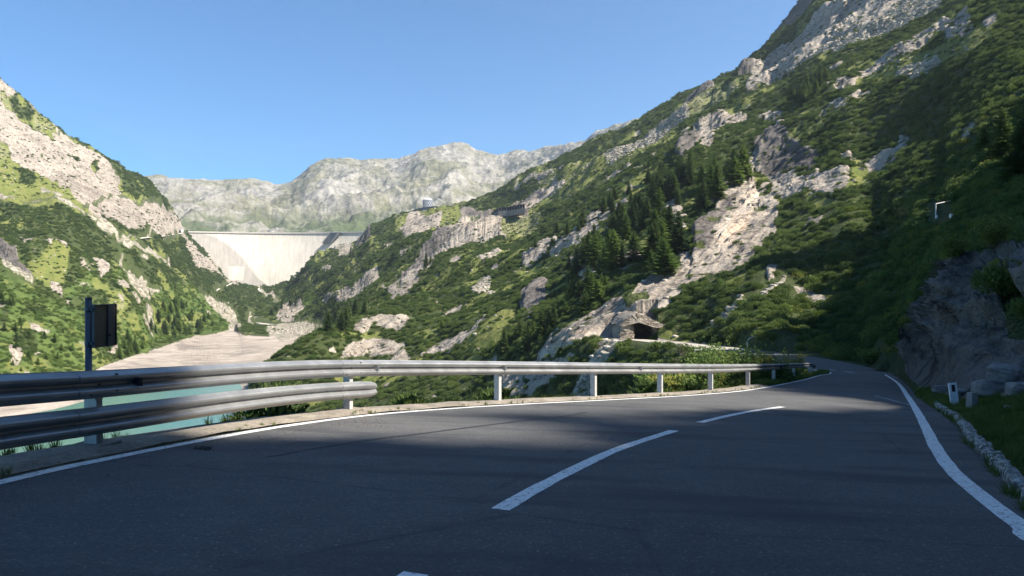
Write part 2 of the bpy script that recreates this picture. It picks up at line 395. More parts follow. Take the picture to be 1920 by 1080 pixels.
# ------------------------------------------------------------------ land cover, painted on the hillside as rock / grass / scree / light green; dark rock also carries cliff shade
def inpoly(x, y, poly):
    poly = np.array(poly, float); r = np.zeros(x.shape, bool)
    x1, y1 = poly[-1]
    for x2, y2 in poly:
        c = ((y1 > y) != (y2 > y))
        with np.errstate(divide='ignore', invalid='ignore'):
            r ^= c & (x < (x2 - x1) * (y - y1) / (y2 - y1 + 1e-12) + x1)
        x1, y1 = x2, y2
    return r
def line(pts, w):
    return ('L', pts, w)
COVER = [
 # ---- left mountain
 ('G', [(-160,200),(0,165),(100,240),(200,300),(310,380),(350,430),(345,448),(240,450),(150,400),(-160,400)]),
 ('R', [(-160,120),(0,165),(45,200),(90,232),(130,262),(200,308),(225,330),(222,360),(228,375),(300,385),(350,425),(345,448),(300,455),(250,440),(200,425),(165,388),(130,360),(90,342),(60,318),(30,300),(0,268),(-160,200)]),
 ('O', [(0,172),(60,215),(110,240),(100,252),(80,240),(70,246),(20,205),(0,190)]),
 ('S', [(190,296),(250,325),(330,385),(345,398),(300,388),(262,372),(225,362),(230,345),(210,322)]),
 ('S', [(14,190),(30,190),(60,215),(64,238),(40,225)]), ('S', [(78,243),(104,247),(102,265),(80,262)]), ('S', [(124,288),(150,303),(146,310),(128,300)]),
 ('S', [(172,310),(183,308),(184,322),(172,320)]), ('S', [(150,268),(165,275),(160,282),(150,278)]),
 ('O', [(-160,262),(0,262),(20,280),(18,296),(0,300),(-160,300)]),
 ('S', [(18,303),(40,310),(60,318),(68,335),(62,345),(46,352),(30,330)]),
 ('C', [(-160,350),(0,360),(22,372),(30,383),(0,383),(-160,375)]),
 ('P', line([(0,381),(60,387),(150,388),(162,383),(225,380),(300,383)], 2.2)),
 ('C', [(70,355),(100,365),(125,378),(110,384),(80,375)]),
 ('S', [(-160,380),(0,386),(40,392),(80,398),(118,402),(150,425),(182,435),(220,455),(225,480),(200,500),(180,490),(150,500),(120,478),(95,462),(70,478),(40,470),(0,460),(-160,460)]),
 ('S', [(120,394),(140,396),(160,410),(185,425),(215,450),(190,440),(150,420)]),
 ('S', [(190,400),(230,425),(280,435),(290,445),(240,450),(215,440)]),
 ('C', line([(112,390),(150,403),(175,418),(200,430),(220,450)], 2.5)), ('C', [(138,398),(165,410),(180,420),(170,420),(150,408)]),
 ('C', [(180,428),(200,432),(222,450),(210,448),(190,438)]),
 ('P', line([(222,455),(236,454),(250,449),(275,446),(310,443),(342,438)], 3.0)),
 ('S', [(228,462),(300,448),(345,443),(352,470),(365,500),(385,507),(410,500),(450,540),(470,580),(440,600),(400,570),(360,545),(310,530),(270,520),(240,490)]),
 ('R', [(343,442),(358,455),(372,470),(395,485),(420,505),(445,530),(450,545),(432,532),(415,520),(400,510),(388,508),(363,503),(355,480),(345,460)]),
 ('S', [(398,483),(415,495),(432,515),(435,530),(415,512)]),
 ('C', line([(236,460),(258,466),(262,470),(300,487)], 3)), ('C', line([(282,474),(300,485),(312,495)], 3)), ('C', line([(266,486),(276,493)], 2.5)),
 ('C', [(218,476),(235,492),(250,500),(270,516),(280,524),(262,518),(248,506),(232,498)]), ('C', [(206,461),(222,466),(220,469),(208,464)]),
 ('C', line([(260,527),(280,534),(298,540)], 3)), ('C', line([(342,532),(360,545),(378,555)], 2.5)), ('P', line([(400,546),(412,540),(428,535),(435,530)], 2)),
 ('C', line([(385,560),(400,570),(425,585),(440,595)], 5)), ('C', line([(413,575),(445,570),(480,560)], 1.6)),
 ('D', [(-160,455),(0,462),(25,478),(50,500),(65,528),(58,530),(40,512),(15,502),(0,490),(-160,480)]), ('C', line([(0,492),(15,505),(60,525)], 2.5)),
 ('R', [(84,466),(100,462),(120,472),(132,478),(130,490),(118,486),(95,498),(84,485)]),
 ('G', [(55,495),(90,495),(118,488),(130,495),(125,520),(110,535),(75,530),(50,510)]),
 ('R', [(92,525),(110,528),(122,545),(115,558),(105,550)]), ('R', [(175,498),(190,500),(205,520),(208,535),(190,535),(180,518)]),
 ('C', [(216,488),(240,500),(238,515),(225,505)]), ('C', [(232,516),(252,530),(285,545),(288,560),(268,575),(250,560),(238,535)]), ('C', [(272,578),(290,600),(292,615),(282,632),(276,610)]),
 ('C', line([(128,466),(145,470),(150,482)], 3)), 
 ('F', [(202,525),(225,525),(235,545),(215,550)]), ('F', [(120,540),(170,530),(185,545),(160,555),(120,555)]),
 ('F', [(-160,520),(0,510),(50,530),(90,560),(150,575),(160,640),(165,705),(0,708),(-160,710)]),
 ('S', [(0,570),(12,590),(10,620),(0,625)]), ('S', [(20,640),(60,610),(70,650),(40,680)]), ('F', [(60,585),(110,575),(130,600),(90,620)]), ('S', [(60,560),(90,575),(80,600),(50,590)]),
 ('R', [(20,660),(45,668),(40,690),(22,690)]), ('R', [(60,665),(80,660),(85,668),(66,672)]),
 ('O', [(205,570),(235,580),(250,590),(220,590)]),
 ('F', [(290,545),(350,530),(385,560),(430,600),(435,618),(400,628),(350,632),(290,640),(285,600)]), ('G', [(345,590),(380,590),(375,615),(340,610)]), ('G', [(325,590),(320,620),(300,615)]),
 ('F', [(205,610),(260,600),(285,640),(280,662),(205,660)]),
 ('R', [(200,640),(220,645),(218,662),(203,662)]),
 # ---- valley floor
 ('S', [(440,540),(560,535),(600,560),(520,600),(500,612),(470,600),(440,590)]), ('C', line([(484,540),(492,553),(500,558),(512,557)], 1.8)),
 ('C', [(430,598),(448,600),(452,612),(440,625),(430,620)]),
 ('P', line([(470,593),(466,598),(478,605),(510,609),(560,611),(606,613)], 2.6)),
 ('C', [(495,617),(560,610),(590,612),(580,625),(530,640),(500,625)]),
 # ---- ridge under the round building, right side of the valley
 ('G', [(590,480),(670,440),(740,410),(800,395),(880,386),(930,400),(900,430),(800,450),(740,470),(700,500),(640,540),(590,520)]),
 ('S', [(560,520),(620,470),(672,470),(720,440),(790,420),(850,420),(800,445),(770,470),(720,505),(680,530),(630,545),(570,560),(520,590),(500,575),(530,545)]),
 ('S', [(660,430),(700,425),(745,405),(740,430),(720,445),(690,440)]), ('D', [(668,432),(695,428),(692,455),(664,466)]),
 ('R', [(775,402),(830,405),(820,430),(790,445),(760,440),(745,430),(760,415)]), ('C', [(720,452),(760,440),(775,445),(740,455),(722,460)]),
 ('G', [(800,392),(850,392),(860,402),(830,404),(805,400)]),
 ('C', [(617,468),(660,462),(665,470),(640,478)]), ('G', [(585,535),(610,530),(615,545),(590,550)]), ('G', [(655,490),(690,500),(670,512),(650,510)]),
 ('C', [(607,500),(625,505),(622,520),(607,515)]),
 ('R', [(867,408),(985,406),(960,440),(905,450),(870,470),(830,485),(800,520),(760,550),(735,560),(720,545),(755,515),(780,490),(800,465),(840,435)]),
 ('D', [(820,438),(860,430),(840,455),(790,500),(760,525),(750,515),(800,470)]),
 ('R', [(720,510),(700,530),(650,560),(620,580),(590,590),(605,575),(640,550),(690,520)]), ('R', [(530,570),(560,565),(575,580),(545,605),(515,600)]),
 ('S', [(600,590),(650,570),(690,560),(740,565),(700,590),(650,610),(610,612)]), ('F', [(570,560),(590,555),(590,575),(570,578)]),
 ('R', [(685,582),(720,575),(775,578),(768,590),(750,610),(740,605),(700,602),(690,612),(660,615),(665,600),(700,590)]),
 ('R', [(720,628),(760,640),(770,668),(640,668),(650,645)]),
 # ---- big right slope: upper bands
 ('S', [(860,400),(940,350),(1060,320),(1200,215),(1300,165),(1450,85),(1500,60),(1560,20),(1600,-60),(1700,-60),(1500,110),(1400,180),(1300,230),(1200,290),(1100,330),(1000,370),(980,390),(880,400)]),
 ('G', [(1000,300),(1060,320),(1150,290),(1230,262),(1290,230),(1290,262),(1200,300),(1150,325),(1080,360),(1020,390),(990,420),(940,430),(940,410),(1010,370)]),
 ('O', [(1000,345),(1050,322),(1090,305),(1100,312),(1060,335),(1010,352)]),
 ('C', [(1095,320),(1160,288),(1240,240),(1290,222),(1300,232),(1240,262),(1190,285),(1120,318),(1100,330)]),
 ('O', [(1290,210),(1320,195),(1380,185),(1400,195),(1330,225),(1290,240)]),
 ('C', [(1395,205),(1440,160),(1480,120),(1540,75),(1600,30),(1640,-20),(1720,-60),(1760,-60),(1700,20),(1640,60),(1580,95),(1500,140),(1440,180),(1400,212)]),
 ('R', [(1395,200),(1440,120),(1500,80),(1540,40),(1590,-10),(1640,-60),(1720,-60),(1690,0),(1620,50),(1560,90),(1500,130),(1440,175)]),
 ('R', [(1400,150),(1425,140),(1450,125),(1460,150),(1430,178),(1410,172)]),
 ('D', [(1372,148),(1402,138),(1415,155),(1395,178),(1372,178)]), ('D', [(1270,222),(1310,175),(1335,165),(1340,185),(1315,205),(1285,225)]),  # shade of two left-facing cliffs, put in as dark rock
 ('D', [(1430,90),(1450,55),(1500,10),(1560,-40),(1570,0),(1520,30),(1480,50),(1450,75)]),  # shaded side of the skyline cliffs, coloured as dark rock
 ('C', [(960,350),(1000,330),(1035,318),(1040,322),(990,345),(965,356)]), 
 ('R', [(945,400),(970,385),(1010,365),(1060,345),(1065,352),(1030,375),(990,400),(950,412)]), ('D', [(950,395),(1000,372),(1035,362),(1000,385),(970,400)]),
 # mid slope
 ('S', [(985,440),(1010,410),(1070,370),(1150,330),(1260,270),(1290,240),(1400,200),(1480,150),(1560,110),(1700,50),(1860,-20),(1920,-20),(1900,40),(1840,60),(1790,100),(1760,150),(1790,240),(1650,380),(1560,450),(1480,520),(1420,540),(1280,560),(1100,620),(960,640),(900,640),(760,640),(800,540),(900,480)]),
 ('O', [(940,420),(985,405),(1020,405),(1000,425),(960,440),(940,438)]),
 ('G', [(880,500),(940,470),(960,478),(900,505),(880,520)]), ('R', [(895,495),(930,472),(943,475),(925,495),(905,503)]),
 ('G', [(985,500),(1060,480),(1065,490),(1030,515),(985,520),(960,510)]), ('R', [(975,492),(1035,452),(1058,455),(1040,470),(1000,492),(985,500)]),
 ('R', [(1034,480),(1060,455),(1100,420),(1140,400),(1175,378),(1180,382),(1135,415),(1120,440),(1100,455),(1070,472),(1040,482)]),
 ('C', [(905,520),(922,512),(922,528),(905,540),(890,545),(885,535)]), ('C', [(880,540),(900,538),(930,545),(920,550)]),
 ('R', [(1130,340),(1180,315),(1190,318),(1140,345)]), ('G', [(1160,355),(1215,345),(1205,355),(1170,362)]),
 ('R', [(1295,250),(1330,232),(1400,232),(1400,248),(1370,262),(1340,280),(1325,300),(1312,290),(1310,270)]),
 ('R', [(1410,238),(1430,222),(1468,222),(1466,235),(1440,240),(1412,244)]), ('R', [(1318,278),(1332,280),(1325,300),(1310,302)]),
 ('D', [(1272,278),(1310,262),(1316,285),(1300,310),(1275,325),(1268,300)]),  # cliff's shaded left side painted with the dark rock tone
 ('D', [(1440,262),(1470,258),(1530,285),(1530,300),(1480,320),(1445,350),(1420,330),(1412,290)]),
 ('R', [(1395,318),(1415,300),(1430,320),(1445,335),(1500,320),(1535,305),(1590,302),(1592,345),(1560,365),(1510,360),(1480,385),(1460,400),(1450,430),(1430,450),(1400,490),(1390,515),(1330,530),(1300,510),(1300,450),(1320,420),(1355,395),(1395,350)]),
 ('R', [(1292,545),(1350,528),(1400,512),(1435,465),(1480,405),(1500,365),(1440,345),(1370,360),(1320,430),(1300,500)]), ('R', [(1225,600),(1250,525),(1300,500),(1330,530),(1290,570)]),
 ('D', [(1302,440),(1340,405),(1390,370),(1370,400),(1345,430),(1335,470),(1300,500),(1298,460)]),
 ('W', [(1340,470),(1350,440),(1385,400),(1410,360),(1422,365),(1412,400),(1400,440),(1370,470),(1345,490)]),
 ('S', [(1412,320),(1440,335),(1445,370),(1420,378)]),
 ('R', [(1240,370),(1270,355),(1285,395),(1280,440),(1295,460),(1300,520),(1290,540),(1270,480),(1240,430),(1232,400)]),
 ('R', [(1385,345),(1400,335),(1410,345),(1380,365),(1365,372)]),
 ('R', [(1180,580),(1200,550),(1260,520),(1300,510),(1320,525),(1290,560),(1265,580),(1240,612),(1215,610),(1190,615),(1160,605)]),
 ('R', [(1008,668),(1040,635),(1090,610),(1130,580),(1165,570),(1165,615),(1170,640),(1120,665),(1080,675),(1010,690)]),
 ('W', [(1015,670),(1060,640),(1110,640),(1100,672),(1020,685)]),
 ('R', [(940,690),(1010,685),(1080,700),(1000,760),(930,770)]),
 ('R', [(1120,510),(1180,480),(1220,490),(1200,510),(1130,525)]), ('R', [(1080,515),(1110,500),(1120,515),(1090,530)]),
 ('D', [(975,560),(1000,545),(1025,545),(1020,580),(995,605),(975,595)]), ('R', [(940,625),(968,600),(972,610),(945,632)]),  # dark tone here paints the shade on the left-facing cliff
 ('G', [(880,640),(930,600),(960,590),(975,600),(940,650),(900,675),(860,670)]), ('R', [(790,670),(830,640),(880,620),(920,595),(915,605),(870,650),(840,670)]),
 ('G', [(1130,635),(1180,630),(1250,635),(1330,655),(1280,680),(1180,680),(1120,680)]), ('C', [(1150,668),(1170,655),(1190,665),(1200,690),(1110,700)]), ('C', [(1060,760),(1120,700),(1180,700),(1120,745),(1080,770)]), ('C', [(1240,660),(1320,655),(1310,685),(1250,685)]),
 ('P', line([(1170,655),(1185,642),(1200,637),(1225,642),(1260,652),(1310,660)], 5)),
 ('S', [(1235,610),(1290,560),(1340,530),(1400,510),(1480,480),(1560,460),(1560,600),(1400,680),(1300,650)]),
 ('C', [(1325,630),(1345,605),(1390,568),(1396,572),(1370,595),(1340,625)]), ('R', [(1440,515),(1462,510),(1450,530),(1438,535)]), ('C', line([(1430,560),(1470,530)], 3)),
 ('G', [(1440,372),(1500,362),(1580,375),(1560,395),(1500,385)]), ('R', [(1500,412),(1545,408),(1540,430),(1500,440)]), ('S', [(1460,380),(1500,365),(1530,390),(1500,430),(1455,440)]),
 # upper right bright glades and outcrops
 ('R', [(1545,175),(1570,160),(1610,150),(1630,140),(1620,160),(1580,178)]), ('R', [(1610,140),(1640,115),(1660,95),(1700,85),(1720,70),(1760,45),(1815,38),(1825,60),(1800,90),(1780,95),(1760,70),(1740,105),(1700,115),(1660,140),(1620,150)]),
 ('G', [(1600,165),(1680,120),(1740,110),(1790,85),(1825,60),(1880,20),(1860,60),(1800,110),(1760,130),(1700,160),(1640,168)]), ('C', [(1670,165),(1700,140),(1760,118),(1770,125),(1720,155),(1690,168)]),
 ('R', [(1840,50),(1868,28),(1862,45),(1845,55)]), ('C', [(1700,0),(1780,-20),(1760,10),(1700,40),(1640,70),(1600,90),(1560,120),(1570,100),(1640,50)]),
 ('R', [(1555,205),(1590,190),(1645,182),(1640,190),(1580,208)]), ('R', [(1445,225),(1470,222),(1468,235),(1448,238)]),
 ('R', [(1690,235),(1705,230),(1700,262),(1685,275),(1665,305),(1640,320),(1620,300),(1650,270),(1680,262)]), ('G', [(1600,270),(1640,320),(1610,350),(1590,350)]), ('R', [(1580,270),(1600,260),(1600,285)]),
 # near dark right side
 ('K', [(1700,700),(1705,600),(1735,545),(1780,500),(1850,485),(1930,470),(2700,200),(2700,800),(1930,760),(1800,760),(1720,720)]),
 ('S', [(1400,660),(1440,640),(1520,655),(1620,670),(1700,640),(1700,700),(1530,700)]),
 ('V', [(1720,720),(1760,738),(1800,754),(1870,750),(1930,752),(2300,770),(2700,790),(2700,1200),(1900,1100),(1700,760)]),
 ('D', line([(868,404),(900,403),(940,403),(985,404)], 4)), ('P', line([(862,411),(900,410.5),(988,410)], 1.8)),  # gallery shade laid on the slope as a dark strip
 ('S', [(1880,560),(1930,540),(1930,640),(1890,640)]),
]
# ---- evaluate
wx = fbm(TX * 0.03, TY * 0.03, 3.1, 3, 11) * 0.5 + fbm(TX * 0.12, TY * 0.12, 1.7, 2, 15) * 0.35
wy = fbm(TX * 0.03, TY * 0.03, 9.1, 3, 12) * 0.5 + fbm(TX * 0.12, TY * 0.12, 5.7, 2, 16) * 0.35
warp = 7 + 5 * np.clip(300 / TY, 0, 1)
# streaky warp down the slope
u = BPX + wx * warp; v = BPY + wy * warp * 0.8
cov = np.zeros(TX.shape, 'U1'); cov[:] = 'S'
onleft = BPX < 345
cov[onleft] = 'M'
cov[(TZ < -57.4) & (BPX < 640) & (TY > 200)] = 'B'
for k, p in COVER:
    if isinstance(p, tuple):
        _, pts, w = p
        xs = [q[0] for q in pts]; ys = [q[1] for q in pts]
        m = (BPX > min(xs) - 8) & (BPX < max(xs) + 8) & (BPY > min(ys) - 8) & (BPY < max(ys) + 8)
        ii = np.where(m); X_ = BPX[ii] + wx[ii] * 2; Y_ = BPY[ii] + wy[ii] * 1.5; d = np.full(X_.shape, 1e9)
        for (x1, y1), (x2, y2) in zip(pts[:-1], pts[1:]):
            t = np.clip(((X_ - x1) * (x2 - x1) + (Y_ - y1) * (y2 - y1)) / ((x2 - x1) ** 2 + (y2 - y1) ** 2), 0, 1)
            d = np.minimum(d, np.hypot(X_ - x1 - t * (x2 - x1), Y_ - y1 - t * (y2 - y1)))
        s = d < w * (1 if k == 'P' else (0.6 + 1.1 * (wx[ii] + 0.5)))
        cov[ii[0][s], ii[1][s]] = k
    else:
        xs = [q[0] for q in p]; ys = [q[1] for q in p]
        m = (BPX > min(xs) - 20) & (BPX < max(xs) + 20) & (BPY > min(ys) - 20) & (BPY < max(ys) + 20)
        ii = np.where(m); s = inpoly(u[ii], v[ii], p)
        cov[ii[0][s], ii[1][s]] = k
cov[(TZ < -58.0) & (BPX < 640) & (TY > 200)] = 'B'
seen = np.minimum.accumulate(np.where(TY > 0, TP, 0), axis=1)
# channels: rock, grass, scree, light shrub ; tone separately
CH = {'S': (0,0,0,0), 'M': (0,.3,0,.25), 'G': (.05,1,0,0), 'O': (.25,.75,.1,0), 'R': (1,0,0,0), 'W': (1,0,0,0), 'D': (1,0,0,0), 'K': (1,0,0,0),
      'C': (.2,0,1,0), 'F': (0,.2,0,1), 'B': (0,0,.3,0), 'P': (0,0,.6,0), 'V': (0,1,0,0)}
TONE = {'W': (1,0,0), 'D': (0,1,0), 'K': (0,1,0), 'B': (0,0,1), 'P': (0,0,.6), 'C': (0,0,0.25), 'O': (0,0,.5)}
chan = np.zeros(TX.shape + (4,), np.float32); tone = np.zeros(TX.shape + (3,), np.float32)
for k, c in CH.items():
    m = cov == k
    chan[m] = c; tone[m] = TONE.get(k, (0, 0, 0))
# natural break-up: grassy and stony patches inside the scrub, bushes inside rock
big = fbm(TX / 45, TY / 45, TZ / 45, 4, 40)
med = fbm(TX / 14, TY / 14, TZ / 14, 3, 44)
isS = (cov == 'S') | (cov == 'F') | (cov == 'M')
pg = sstep(0.24, 0.46, big + 0.35 * med) * isS * ~((BPX > 1400) & (TY < 320))
chan[..., 1] = np.maximum(chan[..., 1], 0.85 * pg)
leftw = (BPX < 440) & (TZ > -57)
prk = sstep(0.52, 0.68, fbm(TX / 22, TY / 30, TZ / 16, 4, 50)) * isS
prk = prk * ~((BPX > 1560) & (TY < 160))
prk2 = sstep(0.34, 0.5, fbm(TX / 22, TY / 30, TZ / 16, 4, 50)) * (cov == 'M')
chan[..., 0] = np.maximum(chan[..., 0], np.maximum(prk, prk2))
pb = sstep(0.44, 0.6, fbm(TX / 9, TY / 9, TZ / 9, 3, 60) + 0.3 * big) * ((cov == 'R') | (cov == 'C') | (cov == 'D'))
chan[..., 0] *= 1 - 0.9 * pb; chan[..., 2] *= 1 - 0.9 * pb
chan[..., 1] = np.maximum(chan[..., 1], pb * 0.4)
def soft(a, n=1):
    for _ in range(n):
        b = a.copy(); b[1:-1] = 0.25 * a[:-2] + 0.5 * a[1:-1] + 0.25 * a[2:]
        a = b.copy(); a[:, 1:-1] = 0.25 * b[:, :-2] + 0.5 * b[:, 1:-1] + 0.25 * b[:, 2:]
    return a
chan = soft(chan, 1); tone = soft(tone, 1)

# ------------------------------------------------------------------ relief
CLIFF = [  # ledge line, height in photo px at that distance, how far the ground behind stays raised
 ([(1355,190),(1375,178),(1400,150),(1420,130)], 26, 40), ([(1255,232),(1285,215),(1320,180),(1345,165)], 20, 30),
 ([(1425,92),(1455,78),(1490,50),(1540,20),(1580,-10)], 26, 45),
 ([(1265,330),(1270,300),(1278,272),(1310,255)], 26, 60), ([(968,600),(985,570),(1000,548),(1030,540)], 22, 45),
 ([(1296,520),(1296,470),(1300,440),(1330,405),(1380,350),(1400,310)], 26, 70),
 ([(1165,615),(1168,580),(1195,552),(1250,518)], 12, 40), ([(664,468),(668,450),(675,436)], 5, 16),
 ([(1230,420),(1238,395),(1250,370)], 12, 35), ([(1412,330),(1420,290),(1445,260)], 10, 60),
 ([(870,408),(920,409),(985,407)], 0, 1),
]
def cliff_disp(px, py):
    D = np.zeros(px.shape)
    for pts, h, fall in CLIFF:
        if h == 0: continue
        xs = [q[0] for q in pts]; ys = [q[1] for q in pts]
        m = (px > min(xs) - 20) & (px < max(xs) + 3 * fall) & (py > min(ys) - 60) & (py < max(ys) + 60)
        ii = np.where(m)
        if not len(ii[0]): continue
        X_ = px[ii] + wx[ii] * 8; Y_ = py[ii] + wy[ii] * 6
        best = np.full(X_.shape, 1e9); sg = np.zeros(X_.shape); tt = np.zeros(X_.shape)
        n = len(pts) - 1
        for j, ((x1, y1), (x2, y2)) in enumerate(zip(pts[:-1], pts[1:])):
            t = np.clip(((X_ - x1) * (x2 - x1) + (Y_ - y1) * (y2 - y1)) / ((x2 - x1) ** 2 + (y2 - y1) ** 2), 0, 1)
            d = np.hypot(X_ - x1 - t * (x2 - x1), Y_ - y1 - t * (y2 - y1))
            s = np.sign((x2 - x1) * (Y_ - y1) - (y2 - y1) * (X_ - x1))
            c = d < best
            best = np.where(c, d, best); sg = np.where(c, s, sg); tt = np.where(c, (j + t) / n, tt)
        sd = best * sg
        ends = np.sin(np.clip(tt, 0.02, .98) * math.pi) ** 0.5
        D[ii] += h * sstep(-2, 7, sd) * np.exp(-np.maximum(sd, 0) / fall) * ends
    return D
rock = np.clip(chan[..., 0] + 0.3 * chan[..., 2], 0, 1)
amp = np.clip((TY - ye[:, None]) / 90, 0, 1)
amp *= np.where(cov == 'B', 0.05, 1)
amp *= np.where((BPX < 640) & (TY > 300), 0.06 + 0.94 * sstep(-58.5, -42, TZ), 1)
onroad = sstep(0.0, 6.0, np.abs(TZ - road_z(TX, TY)))  # keep near ground tame
far = np.clip(TY / 500, 0.12, 1.6)
scrub_a = np.clip(1 - rock, 0, 1)
d_big = fbm(TX / 130, TY / 130, TZ / 130, 3, 70) * 9 * far
d_mid = fbm(TX / 34, TY / 34, TZ / 34, 4, 74) * 3.4 * far
skyf = 1 - 0.5 * sstep(-0.02, 0.0, 0)
gul = (ridged(TX / 260 + 0.25 * wx, TY / 60, TZ / 200, 3, 78) - 0.6) * 4.5 * far   # gullies that run down the slopes
Zd = TZ + (d_big + d_mid + gul) * amp + cliff_disp(BPX, BPY) * TY / F
n0 = normals(TX, TY, Zd)
rx = np.abs(TX + 4 * wx)
wl = np.clip(TY / 260, 1, 5)
KX = TX / wl; KZ = TZ / wl; KY = np.where(TY > 260, 260 + 260 * np.log(np.maximum(TY, 1) / 260), TY)
lw = sstep(420, 330, BPX) * (TY > 200); flow = (TZ - 0.6 * TX) * (1 - lw) + (TZ + 0.66 * TX) * lw
str1 = ridged(flow / wl / 3.2, KX / 50 + .3 * wx, KY / 60, 4, 80, .5) - 0.8
blk = ridged(KX / 16, KY / 16, KZ / 12, 4, 84, 0.5) - 0.7
fine = fbm(KX / 2.4, KY / 2.4, KZ / 2.4, 3, 88)
fs = np.clip(TY / 400, 0.10, 1.3)
dn = rock * (1.7 * str1 + 1.1 * blk) * fs * amp + fine * (0.35 * np.minimum(fs, .5)) * amp * (cov != 'B')
dn += chan[..., 2] * (cov != 'B') * (cov != 'P') * pnoise(KX / 2.6, KY / 2.6, KZ / 2.6, 90) * .9 * fs
low_c = (BPX < 640) & (BPY > 585) & (TY > 700); dn = np.where(low_c, dn * .12, dn)
# near rock wall on the right of the road
wall = (cov == 'K') * np.clip((TY - ye[:, None]) / 6, 0, 1) * (.12 + .88 * sstep(.3, 2.6, TZ - road_z(TX, TY)))
sl = TX * 0.5 - TZ * 0.9 + TY * 0.12
lay = np.abs(((sl / 1.7 + 0.9 * fbm(TX / 5, TY / 5, TZ / 5, 3, 92)) % 1.0) - 0.3)
lay2 = np.abs(((sl / 0.55 + 1.3 * fbm(TX / 3, TY / 3, TZ / 3, 3, 93)) % 1.0) - 0.35)
dn += wall * (1.0 * (ridged(TX / 6, TY / 6, TZ / 3.5, 4, 94, 0.55) - 0.7) + 0.55 * (lay - 0.3) + 0.22 * (lay2 - .3) + 0.16 * (ridged(TX / 1.3, TY / 1.3, TZ / .9, 3, 95) - .7))
PX_ = TX + n0[..., 0] * dn; PY_ = TY + n0[..., 1] * dn; PZ_ = Zd + n0[..., 2] * dn
# verge to the right of the road stays gentle
vg = (cov == 'V') * 1.0
PZ_ = np.where(cov == 'V', TZ + 0.10 * fbm(TX / 1.3, TY / 1.3, 0.5, 3, 96) * np.clip((TY - ye[:, None]) / 1.0, 0, 1), PZ_)
PX_ = np.where(cov == 'V', TX, PX_); PY_ = np.where(cov == 'V', TY, PY_)
# the delta and lake bed
bed = (cov == 'B')
inlet = 0.9 * np.exp(-((BPX - 455) / 60) ** 4 - ((TY - 568 - 0.10 * (BPX - 452)) / 17) ** 2)
PZ_ = np.where(bed, TZ - inlet + 0.25 * fbm(TX / 30, TY / 60, 0.3, 4, 98), PZ_)
# make room for the road where it passes on towards the rock opening
def dist_to(curve, X, Y):
    D = np.full(X.shape, 1e9)
    for i in range(0, len(curve) - 1):
        x1, y1 = curve[i]; x2, y2 = curve[i + 1]
        t = np.clip(((X - x1) * (x2 - x1) + (Y - y1) * (y2 - y1)) / ((x2 - x1) ** 2 + (y2 - y1) ** 2 + 1e-9), 0, 1)
        D = np.minimum(D, np.hypot(X - x1 - t * (x2 - x1), Y - y1 - t * (y2 - y1)))
    return D
mid = [( (a[0] + b[0]) / 2, (a[1] + b[1]) / 2) for a, b in zip(LEFT[-8:], RIGHT[-8:])]
ii = np.where((PY_ > 45) & (PY_ < 215) & (PX_ > 10) & (PX_ < 60))
dd = dist_to(np.array(mid), PX_[ii], PY_[ii])
rz_ = road_z(PX_[ii], PY_[ii]) - 0.15
k = sstep(4.6, 9.0, dd)
keep = np.where(PZ_[ii] < rz_ - 0.1, sstep(5.5, 18, dd), k)
PZ_[ii] = rz_ * (1 - keep) + PZ_[ii] * keep
# hollow behind the rock opening beside the gravel path
zf_ = (540 - 638) / F * 186
cv = (BPX > 1176) & (BPX < 1232) & (PY_ > 176) & (PY_ < 199) & (PZ_ > zf_)
PZ_ = np.where(cv, zf_, PZ_)
# near edge of the sheet meets the road platform
PZ_[:, 0] = TZ[:, 0]; PX_[:, 0] = TX[:, 0]; PY_[:, 0] = TY[:, 0]
P = np.stack([PX_, PY_, PZ_], -1)
SPX = 960 + F * PX_ / PY_; SPY = 540 - F * PZ_ / PY_
NRM = normals(PX_, PY_, PZ_)
RUNMIN = np.minimum.accumulate(SPY, axis=1)

def pick(px, py):
    """ground point seen at a place of the photo: first ground met on that bearing"""
    i = int(np.argmin(np.abs(cols - px)))
    r = SPY[i]
    w = np.where(r <= py)[0]
    w = w[w > 3]
    j = w[0] if len(w) else int(np.argmin(r))
    return Vector(P[i, j])
def ground(X, Y):
    px = 960 + F * X / Y
    i = int(np.argmin(np.abs(cols - px)))
    return float(np.interp(Y, PY_[i], PZ_[i]))

